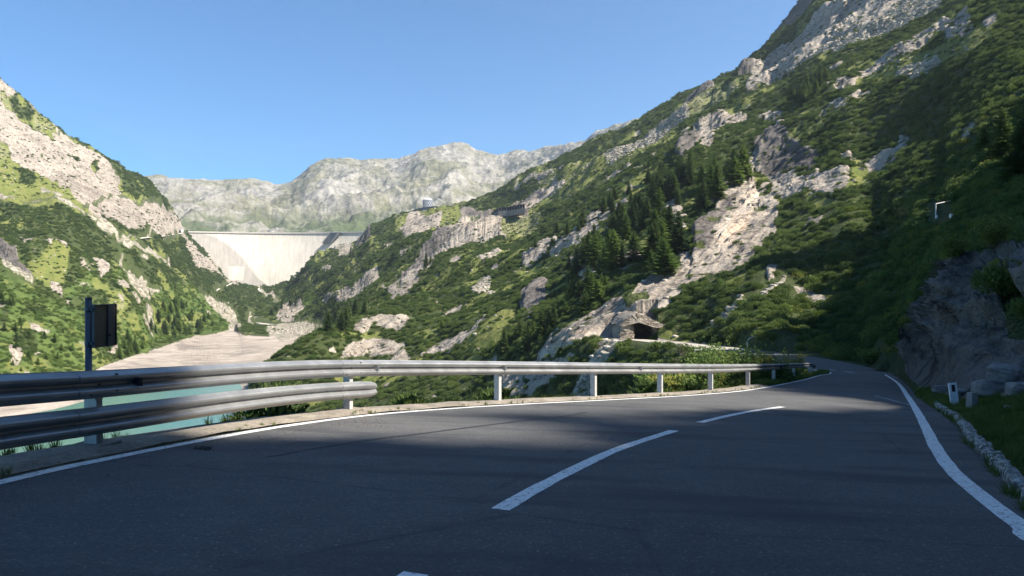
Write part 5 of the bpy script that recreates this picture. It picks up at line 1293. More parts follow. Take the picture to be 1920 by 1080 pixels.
# ------------------------------------------------------------------ pale tracks on the far slopes
m_track = simple('pale gravel track', (.50, .455, .385), .95, 0, .05, .12)
def far_track(pts, wid, face, label, lift=1.2):
    C_ = smooth_poly(pts, 4.0)
    A = [pick(x, y) for x, y in C_]
    Ys_ = np.array([a.y for a in A]); k = 9
    Ys_ = np.convolve(np.pad(Ys_, k // 2, mode='edge'), np.ones(k) / k, 'valid')
    V = []
    for (x, y), Y in zip(C_, Ys_):
        p = at(x, y, Y); V += [tuple(p + Vector((0, wid, .6))), tuple(p + Vector((0, -wid * .4, .5))), tuple(p + Vector((0, -wid * .5, -face)))]
    Fq = []
    for i in range(len(C_) - 1):
        for q in (0, 1): Fq.append((3 * i + q, 3 * i + q + 1, 3 * i + 4 + q, 3 * i + 3 + q))
    mb = MB(); mb.add(V, Fq); o = mb.build('track', m_track); tag(o, label, 'track', kind='structure'); return o
far_track([(222, 455), (240, 451), (262, 447), (290, 444.5), (318, 441), (343, 437)], 8, 3.4, 'pale access road climbing to the left end of the dam')
far_track([(474, 592), (466, 597), (474, 603), (492, 607.5), (520, 610), (560, 611.5), (608, 613)], 10, 2.2, 'pale hairpin track crossing above the river flats')
far_track([(484, 541), (490, 551), (499, 557.5), (513, 557)], 8, 2.6, 'short white track below the foot of the dam')
far_track([(402, 547), (412, 541), (424, 537), (434, 531)], 8, 2.2, 'short pale path beside the left foot of the dam')
# ------------------------------------------------------------------ foliage materials
def leafmat(name, c1, c2, c3=None):
    m, nt, b = nmat(name)
    oi = N(nt, 'ShaderNodeObjectInfo'); pos = objcoord(nt)
    n = noise_node(nt, 0.05, 3, .5, pos); n2 = noise_node(nt, 2.2, 3, .6, pos)
    f = mth(nt, 'ADD', mth(nt, 'MULTIPLY', oi.outputs['Random'], .55), mth(nt, 'ADD', mth(nt, 'MULTIPLY', mth(nt, 'SUBTRACT', n, .5), .9), mth(nt, 'MULTIPLY', mth(nt, 'SUBTRACT', n2, .35), .75)))
    c = ramp(nt, f, [(0.1, c1), (0.75, c2)] + ([(1.0, c3)] if c3 else []))
    nt.links.new(c, b.inputs['Base Color']); b.inputs['Roughness'].default_value = .75; b.inputs['Specular IOR Level'].default_value = .2
    if 'stone' not in name:
        tl = N(nt, 'ShaderNodeBsdfTranslucent'); nt.links.new(mix(nt, .5, c, (.30, .40, .06), 'MIX') if False else c, tl.inputs['Color'])
        ms = N(nt, 'ShaderNodeMixShader'); ms.inputs[0].default_value = .38
        nt.links.new(b.outputs[0], ms.inputs[1]); nt.links.new(tl.outputs[0], ms.inputs[2])
        nt.links.new(ms.outputs[0], nt.nodes['Material Output'].inputs['Surface'])
    return m
m_pine = leafmat('dwarf pine needles', (0.058, 0.098, 0.030), (0.150, 0.200, 0.054), (0.22, 0.25, 0.07))
m_alder = leafmat('green alder leaves', (0.070, 0.125, 0.028), (0.15, 0.20, 0.045), (0.23, 0.235, 0.06))
m_spruce = leafmat('spruce needles', (0.040, 0.072, 0.024), (0.115, 0.165, 0.046))
m_larch = leafmat('larch needles', (0.07, 0.13, 0.026), (0.16, 0.22, 0.05))
m_yel = leafmat('yellowing leaves', (0.10, 0.14, 0.025), (0.22, 0.21, 0.045), (0.30, 0.22, 0.07))
m_bark = simple('grey brown bark', (0.10, 0.08, 0.062), .9, 0, 8, .35, .02)
m_blade = leafmat('grass blades', (0.06, 0.10, 0.018), (0.16, 0.19, 0.045), (0.26, 0.23, 0.09))

def leaf_tris(mb, c, d, L, w, rnd, k=2):
    """a tuft of k pointed leaves around direction d"""
    for _ in range(k):
        dd = (d + Vector((rnd.uniform(-1, 1), rnd.uniform(-1, 1), rnd.uniform(-.6, .8))) * .7).normalized()
        s = dd.cross(Vector((rnd.uniform(-1, 1), rnd.uniform(-1, 1), rnd.uniform(-1, 1)))).normalized() * w
        n = len(mb.v); mb.v += [tuple(c - s), tuple(c + s), tuple(c + dd * L)]; mb.f.append((n, n + 1, n + 2))
def leaf_quads(mb, c, L, rnd):
    a = Vector((rnd.gauss(0, 1), rnd.gauss(0, 1), rnd.gauss(0, 1))).normalized(); b_ = a.orthogonal().normalized()
    n = len(mb.v); mb.v += [tuple(c - a * L), tuple(c + b_ * L * .6), tuple(c + a * L), tuple(c - b_ * L * .6)]; mb.f.append((n, n + 1, n + 2, n + 3))
def bush_mesh(seed, kind, n):
    rnd = random.Random(seed); mb = MB()
    lobes = [(Vector((rnd.uniform(-.45, .45), rnd.uniform(-.45, .45), rnd.uniform(.1, .35))), rnd.uniform(.4, .62)) for _ in range(6)]
    for i in range(n):
        c, r = rnd.choice(lobes)
        d = Vector((rnd.gauss(0, 1), rnd.gauss(0, 1), rnd.gauss(.25, .8))).normalized()
        p = c + Vector((d.x * r, d.y * r, d.z * r * .8)) * rnd.uniform(.7, 1.04)
        if kind == 'pine': leaf_tris(mb, p, (d + Vector((0, 0, .9))).normalized(), rnd.uniform(.14, .26), .045, rnd, 2)
        else: leaf_quads(mb, p, rnd.uniform(.05, .085) * (1.3 if n < 500 else 1), rnd)
    # woody core so no light leaks straight through
    return mb
def mesh_of(mb, name, mat):
    me = bpy.data.meshes.new(name); me.from_pydata(mb.v, [], mb.f); me.update(); me.materials.append(mat); return me
bushA = [mesh_of(bush_mesh(10 + i, 'pine', 420), 'dwarf_pine_bush', m_pine) for i in range(3)]
bushB = [mesh_of(bush_mesh(20 + i, 'leaf', 620), 'alder_bush', m_alder) for i in range(2)]
bushY = [mesh_of(bush_mesh(30 + i, 'leaf', 620), 'yellow_bush', m_yel) for i in range(1)]

def scatter(name, pts, scl, src, label, cat, squash=None):
    """one uncountable thicket: every bush of src set on its own ground point"""
    n = len(pts)
    me = bpy.data.meshes.new(name + '_points'); me.vertices.add(n); me.vertices.foreach_set('co', np.asarray(pts, np.float32).reshape(-1))
    a = me.attributes.new('size', 'FLOAT_VECTOR', 'POINT'); a.data.foreach_set('vector', np.asarray(scl, np.float32).reshape(-1))
    a = me.attributes.new('turn', 'FLOAT_VECTOR', 'POINT'); rot = np.zeros((n, 3), np.float32); rot[:, 2] = rng.uniform(0, 6.28, n); rot[:, 0] = rng.normal(0, .12, n); rot[:, 1] = rng.normal(0, .12, n)
    a.data.foreach_set('vector', rot.reshape(-1))
    o = bpy.data.objects.new(name, me); C.objects.link(o)
    ng = bpy.data.node_groups.new(name + '_nodes', 'GeometryNodeTree')
    ng.interface.new_socket('Geometry', in_out='INPUT', socket_type='NodeSocketGeometry'); ng.interface.new_socket('Geometry', in_out='OUTPUT', socket_type='NodeSocketGeometry')
    gi = ng.nodes.new('NodeGroupInput'); go = ng.nodes.new('NodeGroupOutput')
    ip = ng.nodes.new('GeometryNodeInstanceOnPoints')
    inf = ng.nodes.new('GeometryNodeObjectInfo'); inf.inputs['Object'].default_value = src; inf.transform_space = 'ORIGINAL'
    inf.inputs['As Instance'].default_value = True
    at1 = ng.nodes.new('GeometryNodeInputNamedAttribute'); at1.data_type = 'FLOAT_VECTOR'; at1.inputs['Name'].default_value = 'size'
    at2 = ng.nodes.new('GeometryNodeInputNamedAttribute'); at2.data_type = 'FLOAT_VECTOR'; at2.inputs['Name'].default_value = 'turn'
    L = ng.links.new
    L(gi.outputs[0], ip.inputs['Points']); L(inf.outputs['Geometry'], ip.inputs['Instance'])
    L(at1.outputs[0], ip.inputs['Scale']); L(at2.outputs[0], ip.inputs['Rotation']); L(ip.outputs[0], go.inputs[0])
    md = o.modifiers.new('scatter', 'NODES'); md.node_group = ng
    tag(o, label, cat, kind='stuff'); return o

# ---- where bushes stand
dU = np.linalg.norm(P[1:, :-1] - P[:-1, :-1], axis=-1); dV = np.linalg.norm(P[:-1, 1:] - P[:-1, :-1], axis=-1)
crs = np.linalg.norm(np.cross(P[1:, :-1] - P[:-1, :-1], P[:-1, 1:] - P[:-1, :-1]), axis=-1)
cX, cYY, cZ = P[:-1, :-1, 0], P[:-1, :-1, 1], P[:-1, :-1, 2]
vis = (SPY[:-1, :-1] <= RUNMIN[:-1, :-1] + 14) & (SPX[:-1, :-1] > -130) & (SPX[:-1, :-1] < 2060) & (SPY[:-1, :-1] > -80) & (SPY[:-1, :-1] < 800)
cc = cov[:-1, :-1]; ch = chan[:-1, :-1]
flat_ok = (cZ > -56.5)
bare = np.clip(ch[..., 0] + ch[..., 2] + ch[..., 1] * .92, 0, 1)
lnm = np.isin(cov, ['P']) | ((cov == 'C') & (BPX < 500))
dl_ = lnm.copy()
for _ in range(3):
    t_ = dl_.copy(); t_[1:] |= dl_[:-1]; t_[:-1] |= dl_[1:]; t_[:, 1:] |= dl_[:, :-1]; t_[:, :-1] |= dl_[:, 1:]; dl_ = t_
flat_ok &= ~dl_[:-1, :-1]
wS = np.isin(cc, ['S', 'M']) * np.clip(1 - 1.05 * bare, 0, 1)
wF = (cc == 'F') * np.clip(1 - 1.1 * bare, 0, 1)
wM = (cc == 'M')
wG = np.isin(cc, ['G', 'O', 'R', 'C', 'D']) * np.where(np.isin(cc, ['G', 'O']), .22, .05)
dfr = sstep(-.1, .25, med[:-1, :-1] + .4 * big[:-1, :-1])
clearroad = np.ones(cX.shape)
jj = np.where((cYY < 220) & (cX < 70) & (cX > 8)); mid_np = np.array(mid)
clearroad[jj] = dist_to(mid_np, cX[jj], cYY[jj]) > 6.5
jn = np.where((cYY < 75) & (cX < 60)); clearroad[jn] *= (dist_to(KK[::4], cX[jn], cYY[jn]) > 2.6)
clearroad *= ~((SPX[:-1, :-1] > 1736) & (SPX[:-1, :-1] < 1798) & (SPY[:-1, :-1] > 374) & (SPY[:-1, :-1] < 424))
rad = np.interp(cYY, [15, 60, 150, 300, 700, 1200, 2000], [.6, 1.15, 1.65, 1.75, 2.2, 3.2, 4.6])
def draw(w, r, dens):
    lam = crs * w * vis * flat_ok * clearroad * dens / (math.pi * r * r)
    k = rng.poisson(np.clip(lam, 0, 3)); i, j = np.nonzero(k); rep = k[i, j]; i = np.repeat(i, rep); j = np.repeat(j, rep)
    a = rng.uniform(0, 1, len(i)); b_ = rng.uniform(0, 1, len(i))
    p = P[i, j] * ((1 - a) * (1 - b_))[:, None] + P[i + 1, j] * (a * (1 - b_))[:, None] + P[i, j + 1] * ((1 - a) * b_)[:, None] + P[i + 1, j + 1] * (a * b_)[:, None]
    rr = r[i, j] * rng.uniform(.65, 1.35, len(i))
    return p, rr
def go(name, w, dens, srcs, label, cat, hz, rmul=1.0):
    p, rr = draw(w, rad * rmul, dens)
    print(name, len(p))
    idx = rng.integers(0, len(srcs), len(p))
    for q, src in enumerate(srcs):
        s = idx == q; n = s.sum()
        sc_ = np.stack([rr[s] * rng.uniform(.85, 1.2, n), rr[s] * rng.uniform(.85, 1.2, n), rr[s] * hz * rng.uniform(.7, 1.35, n)], 1)
        pp = p[s].copy(); pp[:, 2] -= rr[s] * .12
        scatter(name, pp, sc_, src, label, cat)
# source bushes are real bushes standing on the slope
def stand(me, px, py, r, name, label, cat, group=None, hz=1.0, trunk=True):
    q = pick(px, py); o = bpy.data.objects.new(name, me); C.objects.link(o); o.location = q - Vector((0, 0, r * .1)); o.scale = (r, r, r * hz); o.rotation_euler = (0, 0, random.uniform(0, 6.28))
    tag(o, label, cat, group); return o
srcA = [stand(bushA[0], 1508, 600, 2.0, 'dwarf_pine', 'dwarf pine bush low on the shaded slope above the shrub row', 'bush'), stand(bushA[1], 1450, 585, 2.0, 'dwarf_pine', 'dwarf pine bush upslope of the pale rock slab', 'bush'),
        stand(bushA[2], 1600, 560, 2.0, 'dwarf_pine', 'dwarf pine bush in the middle of the dark slope right of the bend', 'bush')]
srcB = [stand(bushB[0], 1650, 520, 2.2, 'alder_bush', 'rounded green alder bush on the slope over the road bend', 'bush'), stand(bushB[1], 1560, 540, 2.0, 'alder_bush', 'green alder bush above the pines on the shaded slope', 'bush')]
srcY = [stand(bushY[0], 1690, 500, 2.0, 'yellowing_bush', 'yellowing bush catching light on the dark slope', 'bush')]
go('dwarf_pine_thicket', wS, 1.3, srcA, 'dark green dwarf pine thicket covering the valley slopes', 'dwarf pine', 0.95)
go('alder_thicket', wF * 1.0 + wS * .16 * dfr + wM * .2, 1.0, srcB, 'brighter green alder scrub in patches on the slopes', 'alder scrub', 1.15, 1.05)
go('small_scrub', wG * (1 - .4 * dfr), 1.0, [srcA[1]], 'small dark bushes dotted over grass and rock', 'scrub', .9, .7)
yw = ((cc == 'S') | (cc == 'K')) * (SPX[:-1, :-1] > 1480) * (cYY < 190) * .25 * (bare < .6)
go('yellowing_scrub', yw, 1.0, srcY, 'yellow green leafy scrub on the slope above the bend', 'scrub', 1.1, .9)

# loose stones in the scree
stm = MB(); stone_mesh(stm, (0, 0, 0), (2, 1.6, 1.3), Matrix.Identity(3), 77, 1)
m_stone = leafmat('pale scree stone', (.20, .175, .145), (.46, .41, .345))
stme = mesh_of(stm, 'stone', m_stone)
srcS = [stand(stme, 1215, 662, .5, 'stone', 'pale stone on the gravel mound below the rock opening', 'stone')]
go('scree', (cc == 'C') * .55 + np.isin(cc, ['G', 'O']) * .03 + (cc == 'R') * .03, .9, srcS, 'loose pale stones strewn over the scree slopes', 'scree', .8, .5)
# ------------------------------------------------------------------ spruces and stone pines
def conifer(seed, n=150, fullness=1.0, tip=1.0):
    """unit-height conifer: trunk mesh and crown mesh of drooping branch sprays"""
    rnd = random.Random(seed)
    tr = MB(); lean = rnd.uniform(-.02, .02)
    tr.tube([(0, 0, -.06), (lean * .3, 0, .35), (lean, 0, .7), (lean, 0, .97)], [.018, .013, .008, .002], 6)
    for k in range(10):
        z = rnd.uniform(.15, .8); a = rnd.uniform(0, 6.28); L = .13 * (1 - z)
        tr.tube([(lean * z, 0, z), (math.cos(a) * L, math.sin(a) * L, z - .01)], [.004, .0015], 4)
    cr = MB()
    for i in range(n):
        z = .07 + .93 * (i / n) ** 1.15
        base_r = .205 * fullness * (1 - z) ** (.55 + .12 * (seed % 3)) * (1 if z > .16 else z / .16 * .4 + .6) + .008
        L = base_r * rnd.uniform(.5, 1.25); a = i * 2.399 + rnd.uniform(-.4, .4)
        d = Vector((math.cos(a), math.sin(a), 0)); up = rnd.uniform(-.25, .15) + .5 * z
        sd = Vector((-d.y, d.x, 0))
        m = 5
        for q in range(m):
            t0 = q / m; c = Vector((lean * z, 0, z)) + d * L * (t0 + .1) + Vector((0, 0, up * L * t0 * .8 - .12 * L * t0 * t0))
            for s_ in (-1, 1):
                tipv = c + d * L * .34 + sd * s_ * L * (.42 * (1 - t0) + .12) * rnd.uniform(.7, 1.2) + Vector((0, 0, rnd.uniform(-.022, .012)))
                nn_ = len(cr.v); cr.v += [tuple(c), tuple(c + d * L * .26 + Vector((0, 0, -.006))), tuple(tipv)]; cr.f.append((nn_, nn_ + 1, nn_ + 2))
                nn_ = len(cr.v); dn_ = c + Vector((0, 0, -.022 * rnd.uniform(.5, 1.4))) + sd * s_ * L * .1
                cr.v += [tuple(c), tuple(tipv + Vector((0, 0, -.01))), tuple(dn_)]; cr.f.append((nn_, nn_ + 1, nn_ + 2))
    return tr, cr
CON = []
for sd_, n_, fu, mt_ in ((1, 150, 1.2, m_spruce), (2, 130, 1.55, m_spruce), (3, 120, .95, m_spruce), (4, 130, 1.6, m_larch), (5, 110, 1.9, m_larch)):
    a, c_ = conifer(sd_, n_, fu); CON.append((mesh_of(a, 'trunk', m_bark), mesh_of(c_, 'crown', mt_)))
def tree(kind, loc, h, label, group, name='spruce'):
    t = empty(name, loc, random.uniform(0, 6.28)); s = h; w = random.uniform(.85, 1.2)
    t.scale = (s * w, s * w, s); tag(t, label, 'tree', group)
    for nm, me in zip(('trunk', 'crown'), CON[kind]):
        o = bpy.data.objects.new(nm, me); C.objects.link(o); o.parent = t
    return t
STANDS = [  # polygon of tree feet (photo px), count, height m, kinds, name, label, group
 ([(1215, 345), (1262, 330), (1300, 340), (1290, 385), (1240, 385), (1210, 370)], 20, (9, 15), (0, 2, 1), 'spruce', 'dark spruce in the stand at the top edge of the wooded spur', 'spruces at the top of the wooded spur'),
 ([(1300, 350), (1400, 320), (1400, 345), (1340, 395), (1300, 400)], 16, (8, 13), (0, 3, 1), 'spruce', 'spruce on the ledge above the big pale rock face', 'spruces on the ledge above the rock face'),
 ([(1170, 400), (1240, 385), (1240, 430), (1170, 450), (1150, 430)], 13, (8, 13), (1, 0, 3), 'spruce', 'spruce in the loose stand left of the tall pale crag', 'spruces left of the tall crag'),
 ([(1060, 500), (1100, 455), (1180, 440), (1190, 500), (1130, 520), (1075, 520)], 20, (8, 14), (0, 1, 2, 3), 'spruce', 'spruce in the dense dark clump in the middle of the slope', 'spruces in the dense mid slope clump'),
 ([(1215, 470), (1285, 450), (1285, 520), (1250, 530), (1215, 510)], 12, (8, 13), (1, 0, 4), 'spruce', 'tall spruce beside the left edge of the big rock face', 'spruces beside the big rock face'),
 ([(1055, 560), (1140, 530), (1160, 560), (1100, 590), (1050, 590)], 14, (5, 8), (1, 4, 3), 'spruce', 'smaller spruce above the striped rock near the rock opening', 'spruces above the striped rock'),
 ([(935, 660), (975, 620), (1020, 600), (1050, 590), (1040, 620), (1000, 660), (960, 680)], 16, (5, 9), (1, 0, 4), 'spruce', 'spruce in the row running down to the guardrail at mid view', 'spruces running down to the guardrail'),
 ([(990, 470), (1060, 430), (1120, 400), (1180, 360), (1190, 380), (1100, 430), (1020, 470)], 16, (7, 10), (1, 0), 'spruce', 'small spruce scattered along the pale rock ramps', 'spruces along the pale ramps'),
 ([(600, 600), (640, 575), (690, 580), (690, 625), (640, 635), (600, 625)], 12, (6, 11), (0, 1, 2), 'spruce', 'dark spruce on the low spur above the river flats', 'spruces on the low spur'),
 ([(500, 600), (530, 560), (600, 500), (660, 470), (665, 485), (620, 520), (570, 560), (540, 590)], 46, (9, 15), (0, 2, 1), 'spruce', 'far dark spruce on the ridge in front of the dam', 'spruces on the ridge before the dam'),
 ([(670, 470), (680, 440), (700, 440), (700, 465)], 4, (9, 12), (0, 2), 'spruce', 'spruce beside the dark crag at the right end of the dam', 'spruces by the dark crag'),
 ([(1470, 190), (1540, 150), (1560, 165), (1500, 200)], 16, (9, 14), (0, 1), 'spruce', 'dark conifer in the thicket under the pale upper outcrop', 'conifers under the upper outcrop'),
 ([(285, 650), (280, 610), (300, 580), (345, 565), (400, 590), (435, 620), (380, 628), (330, 638)], 44, (9, 15), (3, 4, 0), 'larch', 'light green larch in the wood on the left shore of the flats', 'larches on the left shore'),
 ([(165, 690), (205, 640), (270, 640), (282, 662), (220, 680)], 18, (7, 11), (3, 4), 'larch', 'larch at the water line right of the road sign', 'larches at the water line'),
 ([(0, 700), (0, 560), (60, 590), (120, 620), (150, 690)], 26, (4, 7), (3, 4, 1), 'larch', 'young larch on the bushy slope left of the road sign', 'young larches on the left slope'),
 ([(770, 500), (800, 480), (815, 490), (800, 510)], 3, (8, 11), (0, 1), 'spruce', 'lone dark spruce beside the grey slab below the round building', 'spruces beside the grey slab'),
 ([(820, 615), (835, 615), (832, 625)], 1, (6, 7), (4,), 'larch', 'single round green tree in the dwarf pine slope', None),
]
tr_rnd = random.Random(5)
ORD = 'first second third fourth fifth sixth seventh eighth ninth tenth eleventh twelfth thirteenth fourteenth fifteenth sixteenth seventeenth eighteenth nineteenth twentieth'.split()
ntree = 0
for poly, cnt, hr, kinds, nm, lab, grp in STANDS:
    xs = [q[0] for q in poly]; ys = [q[1] for q in poly]; k = 0; guard = 0; stand_t = []
    while k < cnt and guard < cnt * 40:
        guard += 1
        x = tr_rnd.uniform(min(xs), max(xs)); y = tr_rnd.uniform(min(ys), max(ys))
        if not inpoly(np.array([x]), np.array([y]), poly)[0]: continue
        q = pick(x, y); h = tr_rnd.uniform(*hr) * (1.2 if 1040 < x < 1420 else 1.0) * tr_rnd.choice((.7, 1, 1, 1.15))
        if q.z < -57.5: continue
        stand_t.append((x, tree(tr_rnd.choice(kinds), q - Vector((0, 0, .2)), h, lab, grp, nm))); k += 1; ntree += 1
    if 1 < cnt <= 20:
        stand_t.sort(key=lambda a: 960 + F * a[1].location.x / a[1].location.y)
        for i_, (_, t_) in enumerate(stand_t): t_['label'] = ORD[i_] + ' from the left, ' + ' '.join(lab.split()[:12])
# tall conifers in the dark upper right
for px, py, h, lab in ((1880, 300, 11, 'tallest dark conifer high on the shaded slope at the right edge'), (1915, 330, 10, 'dark conifer cut by the right edge of the view'), (1845, 285, 7, 'shorter dark conifer left of the tallest one at the right'), (1700, 415, 4.0, None)):
    if lab: tree(1 if h > 8 else 3, pick(px, py) - Vector((0, 0, .2)), h, lab, None, 'conifer')

# ------------------------------------------------------------------ wood on the flank right of and above the road: it shades the bend
LIT = [[(520, 834), (590, 801), (800, 770), (880, 783), (960, 820), (1100, 870), (1200, 915), (1130, 925), (960, 925), (800, 905), (690, 878), (560, 852)],
       [(1120, 748), (1300, 742), (1400, 739), (1480, 745), (1640, 763), (1560, 763), (1300, 757)],
       [(1150, 774), (1330, 780), (1530, 802), (1480, 808), (1380, 800), (1200, 786)]]
samp = []
for pg_ in LIT:
    xs = [q[0] for q in pg_]; ys = [q[1] for q in pg_]
    sx, sy = (14, 7) if pg_ is LIT[0] else (12, 3)
    for x in np.arange(min(xs), max(xs), sx):
        for y in np.arange(min(ys), max(ys), sy):
            if inpoly(np.array([x]), np.array([y]), pg_)[0]:
                wx_, wy_ = rp(x, y); samp.append((wx_, wy_, float(road_z(wx_, wy_))))
# the slope bushes that catch the sun, and the lit stretches of the rail
for pts_ in ([(1700, 410), (1690, 395), (1715, 400)], [(1650, 540), (1680, 520), (1720, 500), (1760, 480), (1800, 460), (1840, 440), (1870, 430)], [(1500, 545), (1540, 530), (1580, 510), (1620, 500)], [(1820, 330), (1850, 310)], [(1590, 560), (1620, 550), (1650, 530)]):
    for px, py in pts_:
        q = pick(px, py); samp.append((q.x, q.y, q.z + 1.0))
for p0, p1 in ((530, 860), (1015, 1110), (1290, 1372), (1395, 1420)):
    for px in range(p0, p1, 12):
        s = s_at_px(px); x, y, t = rail_at(s); samp.append((x, y, float(road_z(x, y)) + .65))
for px, py in ((1420, 672), (1440, 674), (1460, 674), (1480, 676), (1500, 674), (1345, 655), (1390, 662), (1320, 665), (1400, 640)):
    Y = depth_at(offset(LL, -2.2), px)[0]; samp.append(((px - 960) / F * Y, Y, (540 - py) / F * Y))
samp = np.array(samp)
def flank_z(x, y):
    if y > 3 and x < 1.33 * y: return ground(x, y)
    i = np.clip(np.searchsorted(gx, x) - 1, 0, len(gx) - 2); j = np.clip(np.searchsorted(gy, y) - 1, 0, len(gy) - 2)
    a = (x - gx[i]) / (gx[i + 1] - gx[i]); b_ = (y - gy[j]) / (gy[j + 1] - gy[j])
    return float((FZ[i, j] * (1 - a) + FZ[i + 1, j] * a) * (1 - b_) + (FZ[i, j + 1] * (1 - a) + FZ[i + 1, j + 1] * a) * b_)
sd2 = np.array(SUN_DIR[:])
sh = math.hypot(sd2[0], sd2[1]); ax = sd2[:2] / sh; tn = sd2[2] / sh
trees_pts, trees_scl = [], []
fr_rnd = random.Random(21)
for _ in range(7000):
    y = fr_rnd.uniform(-95, 150); x = fr_rnd.uniform(8, 190)
    kxx = float(np.interp(y, KK[:, 1], KK[:, 0]))
    if x < kxx + 9: continue
    if y > 0 and x < .82 * y + 6: continue
    cp_ = y + .398 * x
    if cp_ > 95 and fr_rnd.random() > (.16 if cp_ < 150 else .03): continue
    h = fr_rnd.uniform(15, 26); r = h * .235
    z = flank_z(x, y)
    dx = x - samp[:, 0]; dy = y - samp[:, 1]
    along = dx * ax[0] + dy * ax[1]; perp = np.abs(dx * ax[1] - dy * ax[0])
    rayz = samp[:, 2] + along * tn
    hh_ = (rayz - z)           # height of the sunray above the tree foot
    rr_ = h * .41 * np.clip(1.0 - hh_ / h, 0, 1) ** .62 + .15
    if np.any((along > 0) & (perp < rr_) & (hh_ < h) & (hh_ > -2)): continue
    if any((x - a[0]) ** 2 + (y - a[1]) ** 2 < 4.5 for a in trees_pts[-400:]): continue
    trees_pts.append((x, y, z - .2)); trees_scl.append((h * 1.15, h * 1.15, h))
# further trees that keep the shaded stretches of road and rail in shade
SHD = [[(0, 912), (200, 868), (400, 838), (470, 850), (540, 868), (680, 905), (840, 985), (940, 1078), (0, 1078)],
       [(900, 800), (1000, 790), (1140, 768), (1300, 766), (1500, 785), (1640, 785), (1300, 765), (1140, 765)],
       [(1100, 842), (1250, 825), (1500, 818), (1700, 850), (1850, 1000), (1600, 1078), (1480, 1020), (1260, 925)]]
shs = []
for pg_ in SHD:
    xs = [q[0] for q in pg_]; ys = [q[1] for q in pg_]
    for x in np.arange(min(xs), max(xs), 22):
        for y in np.arange(min(ys), max(ys), 11):
            if inpoly(np.array([x]), np.array([y]), pg_)[0]: wx_, wy_ = rp(x, y); shs.append((wx_, wy_, float(road_z(wx_, wy_))))
for px in list(range(4, 440, 8)) + list(range(885, 1000, 12)) + list(range(1125, 1280, 12)):
    s = s_at_px(max(px, 20)); x, y, t = rail_at(s); shs += [(x, y, float(road_z(x, y)) + .65), (x, y, float(road_z(x, y)) + .35)]
fr_rnd.shuffle(shs); shs.sort(key=lambda q: not (q[0] < -3.0 and q[1] < 8.5))
TP_ = np.array(trees_pts); TH = np.array([a[2] for a in trees_scl])
def blocks(tx, ty, tz, th, S_, k):
    dx = tx - S_[0]; dy = ty - S_[1]; al = dx * ax[0] + dy * ax[1]; pe = np.abs(dx * ax[1] - dy * ax[0]); hh = S_[2] + al * tn - tz
    return (al > 0) & (hh < th) & (hh > 0) & (pe < th * k * np.clip(1 - hh / th, 0, 1) ** .62)
added = 0
for S_ in shs:
    if np.any(blocks(TP_[:, 0], TP_[:, 1], TP_[:, 2], TH, S_, .15)): continue
    for tr in range(90):
        dd_ = fr_rnd.uniform(22, 120); x = S_[0] + ax[0] * dd_ + fr_rnd.gauss(0, .8); y = S_[1] + ax[1] * dd_ + fr_rnd.gauss(0, .8)
        kxx = float(np.interp(y, KK[:, 1], KK[:, 0]))
        if x < kxx + 8 or (y > 0 and x < .9 * y + 7): continue
        z = flank_z(x, y) - .2; hh = S_[2] + dd_ * tn - z
        if hh < 1.5: continue
        h = max(9, hh / fr_rnd.uniform(.35, .9))
        if h > 33: continue
        if np.any(blocks(x, y, z, h, (samp[:, 0], samp[:, 1], samp[:, 2]), .37 if S_[0] < -3.0 and S_[1] < 8.2 else .40)): continue
        trees_pts.append((x, y, z)); trees_scl.append((h * 1.15, h * 1.15, h)); TP_ = np.vstack([TP_, [x, y, z]]); TH = np.append(TH, h); added += 1
        break
print('shade trees', added, 'of', len(shs))
flt = tree(1, Vector(trees_pts[0]), trees_scl[0][2], 'spruce at the near edge of the wood above the road', None, 'spruce')
srcT = flt.children[1]
srcK = flt.children[0]
scatter('spruce_wood', trees_pts[1:], trees_scl[1:], [c for c in flt.children if c.name.startswith('crown')][0], 'spruce wood on the mountainside above the road', 'wood')
print('flank trees', len(trees_pts), 'samples', len(samp), 'trees', ntree)

# ------------------------------------------------------------------ haze
hz = MB(); hz.box((0, 0, 0), (1, 1, 1))
x0, x1, y0, y1, z0_, z1_ = -3600, 3600, -320, 6900, -72, 1450
m_haze = bpy.data.materials.new('haze air'); m_haze.use_nodes = True; nt = m_haze.node_tree; nt.nodes.clear()
out = nt.nodes.new('ShaderNodeOutputMaterial'); pv = nt.nodes.new('ShaderNodeVolumePrincipled')
pv.inputs['Color'].default_value = (.74, .86, 1.0, 1); pv.inputs['Density'].default_value = 0.00006; pv.inputs['Anisotropy'].default_value = .3
nt.links.new(pv.outputs[0], out.inputs['Volume'])
HAZE = True
if HAZE:
    ho = hz.build('haze', m_haze); ho.location = ((x0 + x1) / 2, (y0 + y1) / 2, (z0_ + z1_) / 2); ho.scale = (x1 - x0, y1 - y0, z1_ - z0_)
    tag(ho, 'thin bluish air softening the far mountains', 'haze', kind='stuff')
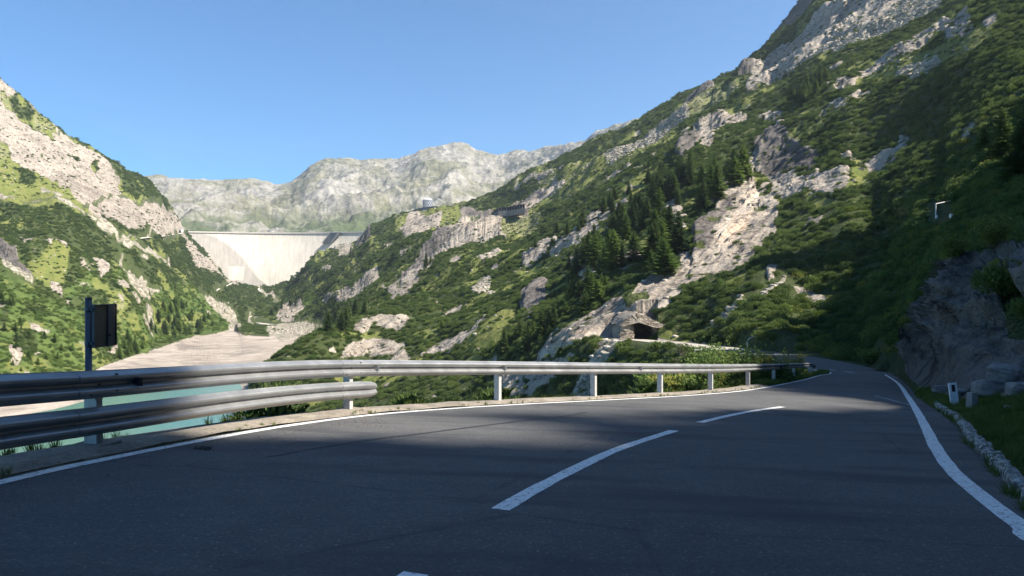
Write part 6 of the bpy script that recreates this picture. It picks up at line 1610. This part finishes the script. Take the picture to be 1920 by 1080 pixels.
# ------------------------------------------------------------------ shrubs and grass near the road
def near_bush(X, Y, h, w, kind, seed, name, label, group):
    rnd = random.Random(seed); me = {'y': bushY, 'a': bushB, 'p': bushA}[kind]
    mb = MB(); r = .5
    # upright stems with leaves
    stems = MB()
    for k in range(22):
        a = rnd.uniform(0, 6.28); tip = Vector((math.cos(a) * rnd.uniform(.15, .5) * w, math.sin(a) * rnd.uniform(.15, .5) * w, h * rnd.uniform(.65, 1.05)))
        mid_ = tip * .5 + Vector((0, 0, h * .12)); stems.tube([(0, 0, -.3), mid_, tip], [.012, .008, .003], 4, False)
        for q in range(64):
            t = rnd.uniform(.18, 1.03); c = mid_ * (2 * t) if t < .5 else mid_ + (tip - mid_) * (2 * t - 1)
            c = c + Vector((rnd.gauss(0, .10), rnd.gauss(0, .10), rnd.gauss(0, .06))) * w
            leaf_quads(mb, c, rnd.uniform(.035, .075), rnd)
    t = empty(name, (X, Y, ground(X, Y) if Y > 60 else float(road_z(X, Y)) - .45)); tag(t, label, 'bush', group)
    o = bpy.data.objects.new('foliage', mesh_of(mb, 'foliage', {'y': m_yel, 'a': m_alder, 'p': m_pine}[kind])); C.objects.link(o); o.parent = t
    stems.build('stems', m_bark, t)
    return t
SHR = [(1318, 652, 'a'), (1345, 646, 'a'), (1362, 660, 'y'), (1392, 650, 'a'), (1412, 668, 'y'), (1430, 670, 'y'), (1447, 662, 'y'), (1463, 672, 'y'), (1478, 668, 'y'), (1492, 664, 'y'), (1505, 668, 'y'),
       (1300, 690, 'a'), (1275, 700, 'a'), (1335, 695, 'y'), (1375, 690, 'y'), (1250, 706, 'y'), (1225, 705, 'a')]
SHL = ['bushy green shrub at the left end of the row behind the rail', 'tallest green shrub of the row behind the rail', 'yellow green shrub just right of the tallest shrub', 'narrow green shrub beside the bent street lamp',
       'yellowish shrub just right of the bent street lamp', 'second yellowish shrub right of the street lamp', 'third yellowish shrub right of the street lamp', 'low yellowish shrub between taller ones near the rail end',
       'yellowish shrub third from the rail end', 'yellowish shrub second from the rail end', 'yellowish shrub right at the rail end blocks', 'dark green shrub under the rail left of the row', 'dark green shrub showing between rail posts far left of the row',
       'yellow shrub low under the rail beneath the tallest shrub', 'yellow shrub low under the rail below the street lamp', 'small yellow shrub peeping under the rail by the fourth post', 'small green shrub peeping under the rail by the fourth post']
for i, ((px, top, kd), lb) in enumerate(zip(SHR, SHL)):
    low = top > 680
    cur = offset(LL, -1.9 - (i % 3) * .7); Y = depth_at(cur, px)[0]; X = (px - 960) / F * Y
    z0 = float(road_z(X, Y)) - .45; h = (540 - top) / F * Y - z0
    near_bush(X, Y, max(h, .5), max(1.2, h * 1.0), kd, 300 + i, 'roadside_shrub', lb, 'shrubs behind the guardrail')

q = pick(1700, 432); hb_ = 62 / F * q.y
tb_ = near_bush(q.x, q.y, hb_, hb_ * 1.25, 'a', 777, 'round_bush', 'big round light green bush catching the sun on the dark slope', None); tb_.location.z = q.z - .3
for i, (px, py, hp, lb) in enumerate(((1872, 470, 60, 'tall yellow green bush at the top right of the near rock'), (1815, 478, 48, 'yellowish bush over the top of the near rock'), (1770, 490, 42, 'bush of yellow leaves above the left edge of the near rock'),
        (1640, 590, 44, 'leafy bush with pale leaves low on the slope left of the near rock'))):
    q = pick(px, py); hb_ = hp / F * q.y; o_ = near_bush(q.x, q.y, hb_, hb_ * 1.3, 'y', 780 + i, 'leafy_bush', lb, None); o_.location.z = q.z - .3

# grass tufts
def tuft(seed, n=26, h=.22):
    rnd = random.Random(seed); mb = MB()
    for _ in range(n):
        a = rnd.uniform(0, 6.28); r = rnd.uniform(0, .06); b0 = Vector((math.cos(a) * r, math.sin(a) * r, 0)); hh_ = h * rnd.uniform(.5, 1.1); ln = rnd.uniform(.2, .7)
        s = Vector((-math.sin(a), math.cos(a), 0)) * .004; m_ = b0 + Vector((math.cos(a) * hh_ * ln * .35, math.sin(a) * hh_ * ln * .35, hh_ * .6)); tp = b0 + Vector((math.cos(a) * hh_ * ln, math.sin(a) * hh_ * ln, hh_))
        k = len(mb.v); mb.v += [tuple(b0 - s), tuple(b0 + s), tuple(m_ + s), tuple(m_ - s), tuple(tp)]; mb.f += [(k, k + 1, k + 2, k + 3), (k + 3, k + 2, k + 4)]
    return mb
tuftme = mesh_of(tuft(5), 'grass_tuft', m_blade)
q = pick(1760, 775); tf = bpy.data.objects.new('grass_tuft', tuftme); C.objects.link(tf); tf.location = q; tag(tf, 'small grass tuft at the start of the kerb stones', 'grass')
gpts = []; gs = []
g_r = random.Random(9)
# right verge
w_v = (cc == 'V') & (cX < 30) & (cYY < 24)
ii_, jj_ = np.nonzero(w_v)
prob = crs[ii_, jj_]; prob = prob / prob.sum(); selx = rng.choice(len(ii_), 9000, p=prob)
for k in selx:
    p = P[ii_[k], jj_[k]] + rng.normal(0, .05, 3) * np.array([1, 1, 0])
    gpts.append((p[0], p[1], p[2] - .01)); s = g_r.uniform(.35, 1.0); gs.append((s, s, s * g_r.uniform(.5, 1.1)))
# thin line of weeds along the white line and on the grassy end of the verge
for i in range(len(LL) - 1):
    x, y = LL[i]
    if not (2 < y < 60): continue
    T = LL[i + 1] - LL[i]; T /= np.linalg.norm(T); nx_, ny_ = -T[1], T[0]
    dens = 5 if y < 26 else 60
    patchy = pnoise(x * .9, y * .9, 0, 5)
    if y < 26 and patchy < -.02: dens = 0
    for _ in range(int(dens)):
        d = .12 + abs(g_r.gauss(0, .10)) if y < 26 else g_r.uniform(.1, .85)
        u_ = g_r.uniform(0, .5); X = x + nx_ * d + T[0] * u_; Y = y + ny_ * d + T[1] * u_
        gpts.append((X, Y, float(road_z(X, Y)) + .005)); s = g_r.uniform(.15, .42) if y < 26 else g_r.uniform(.4, 1.1); gs.append((s, s, s))
# outer lip weeds
for i in range(len(LL) - 1):
    x, y = LL[i]
    if not (2 < y < 50): continue
    T = LL[i + 1] - LL[i]; T /= np.linalg.norm(T); nx_, ny_ = -T[1], T[0]
    if pnoise(x * .6, y * .6, 3, 8) < .05: continue
    for _ in range(6):
        d = .82 + g_r.uniform(0, .1); u_ = g_r.uniform(0, .5); X = x + nx_ * d + T[0] * u_; Y = y + ny_ * d + T[1] * u_
        gpts.append((X, Y, float(road_z(X, Y)) - .03)); s = g_r.uniform(.3, .9); gs.append((s, s, s))
scatter('grass', gpts, gs, tf, 'short grass and weeds on the verges beside the road', 'grass')
print('tufts', len(gpts))
# dry leafless larch in front of the gravel mound
dq = pick(1275, 690); dh = 46 / F * dq.y; dmb = MB(); dr = random.Random(4)
dmb.tube([(0, 0, -.2), (.05, 0, dh * .5), (0, 0, dh)], [.09, .05, .015], 6)
for k in range(60):
    z = dr.uniform(.15, .95) * dh; a = dr.uniform(0, 6.28); L = dh * .42 * (1.05 - z / dh) + .2; e = Vector((math.cos(a) * L, math.sin(a) * L, z + L * dr.uniform(-.1, .4)))
    dmb.tube([(0, 0, z), Vector((0, 0, z)) * .5 + e * .5 + Vector((0, 0, .05)), e], [.03, .02, .008], 4, False)
o = dmb.build('bare_tree', m_bark, None); o.location = dq; tag(o, 'leafless dead little tree in front of the gravel mound', 'tree')
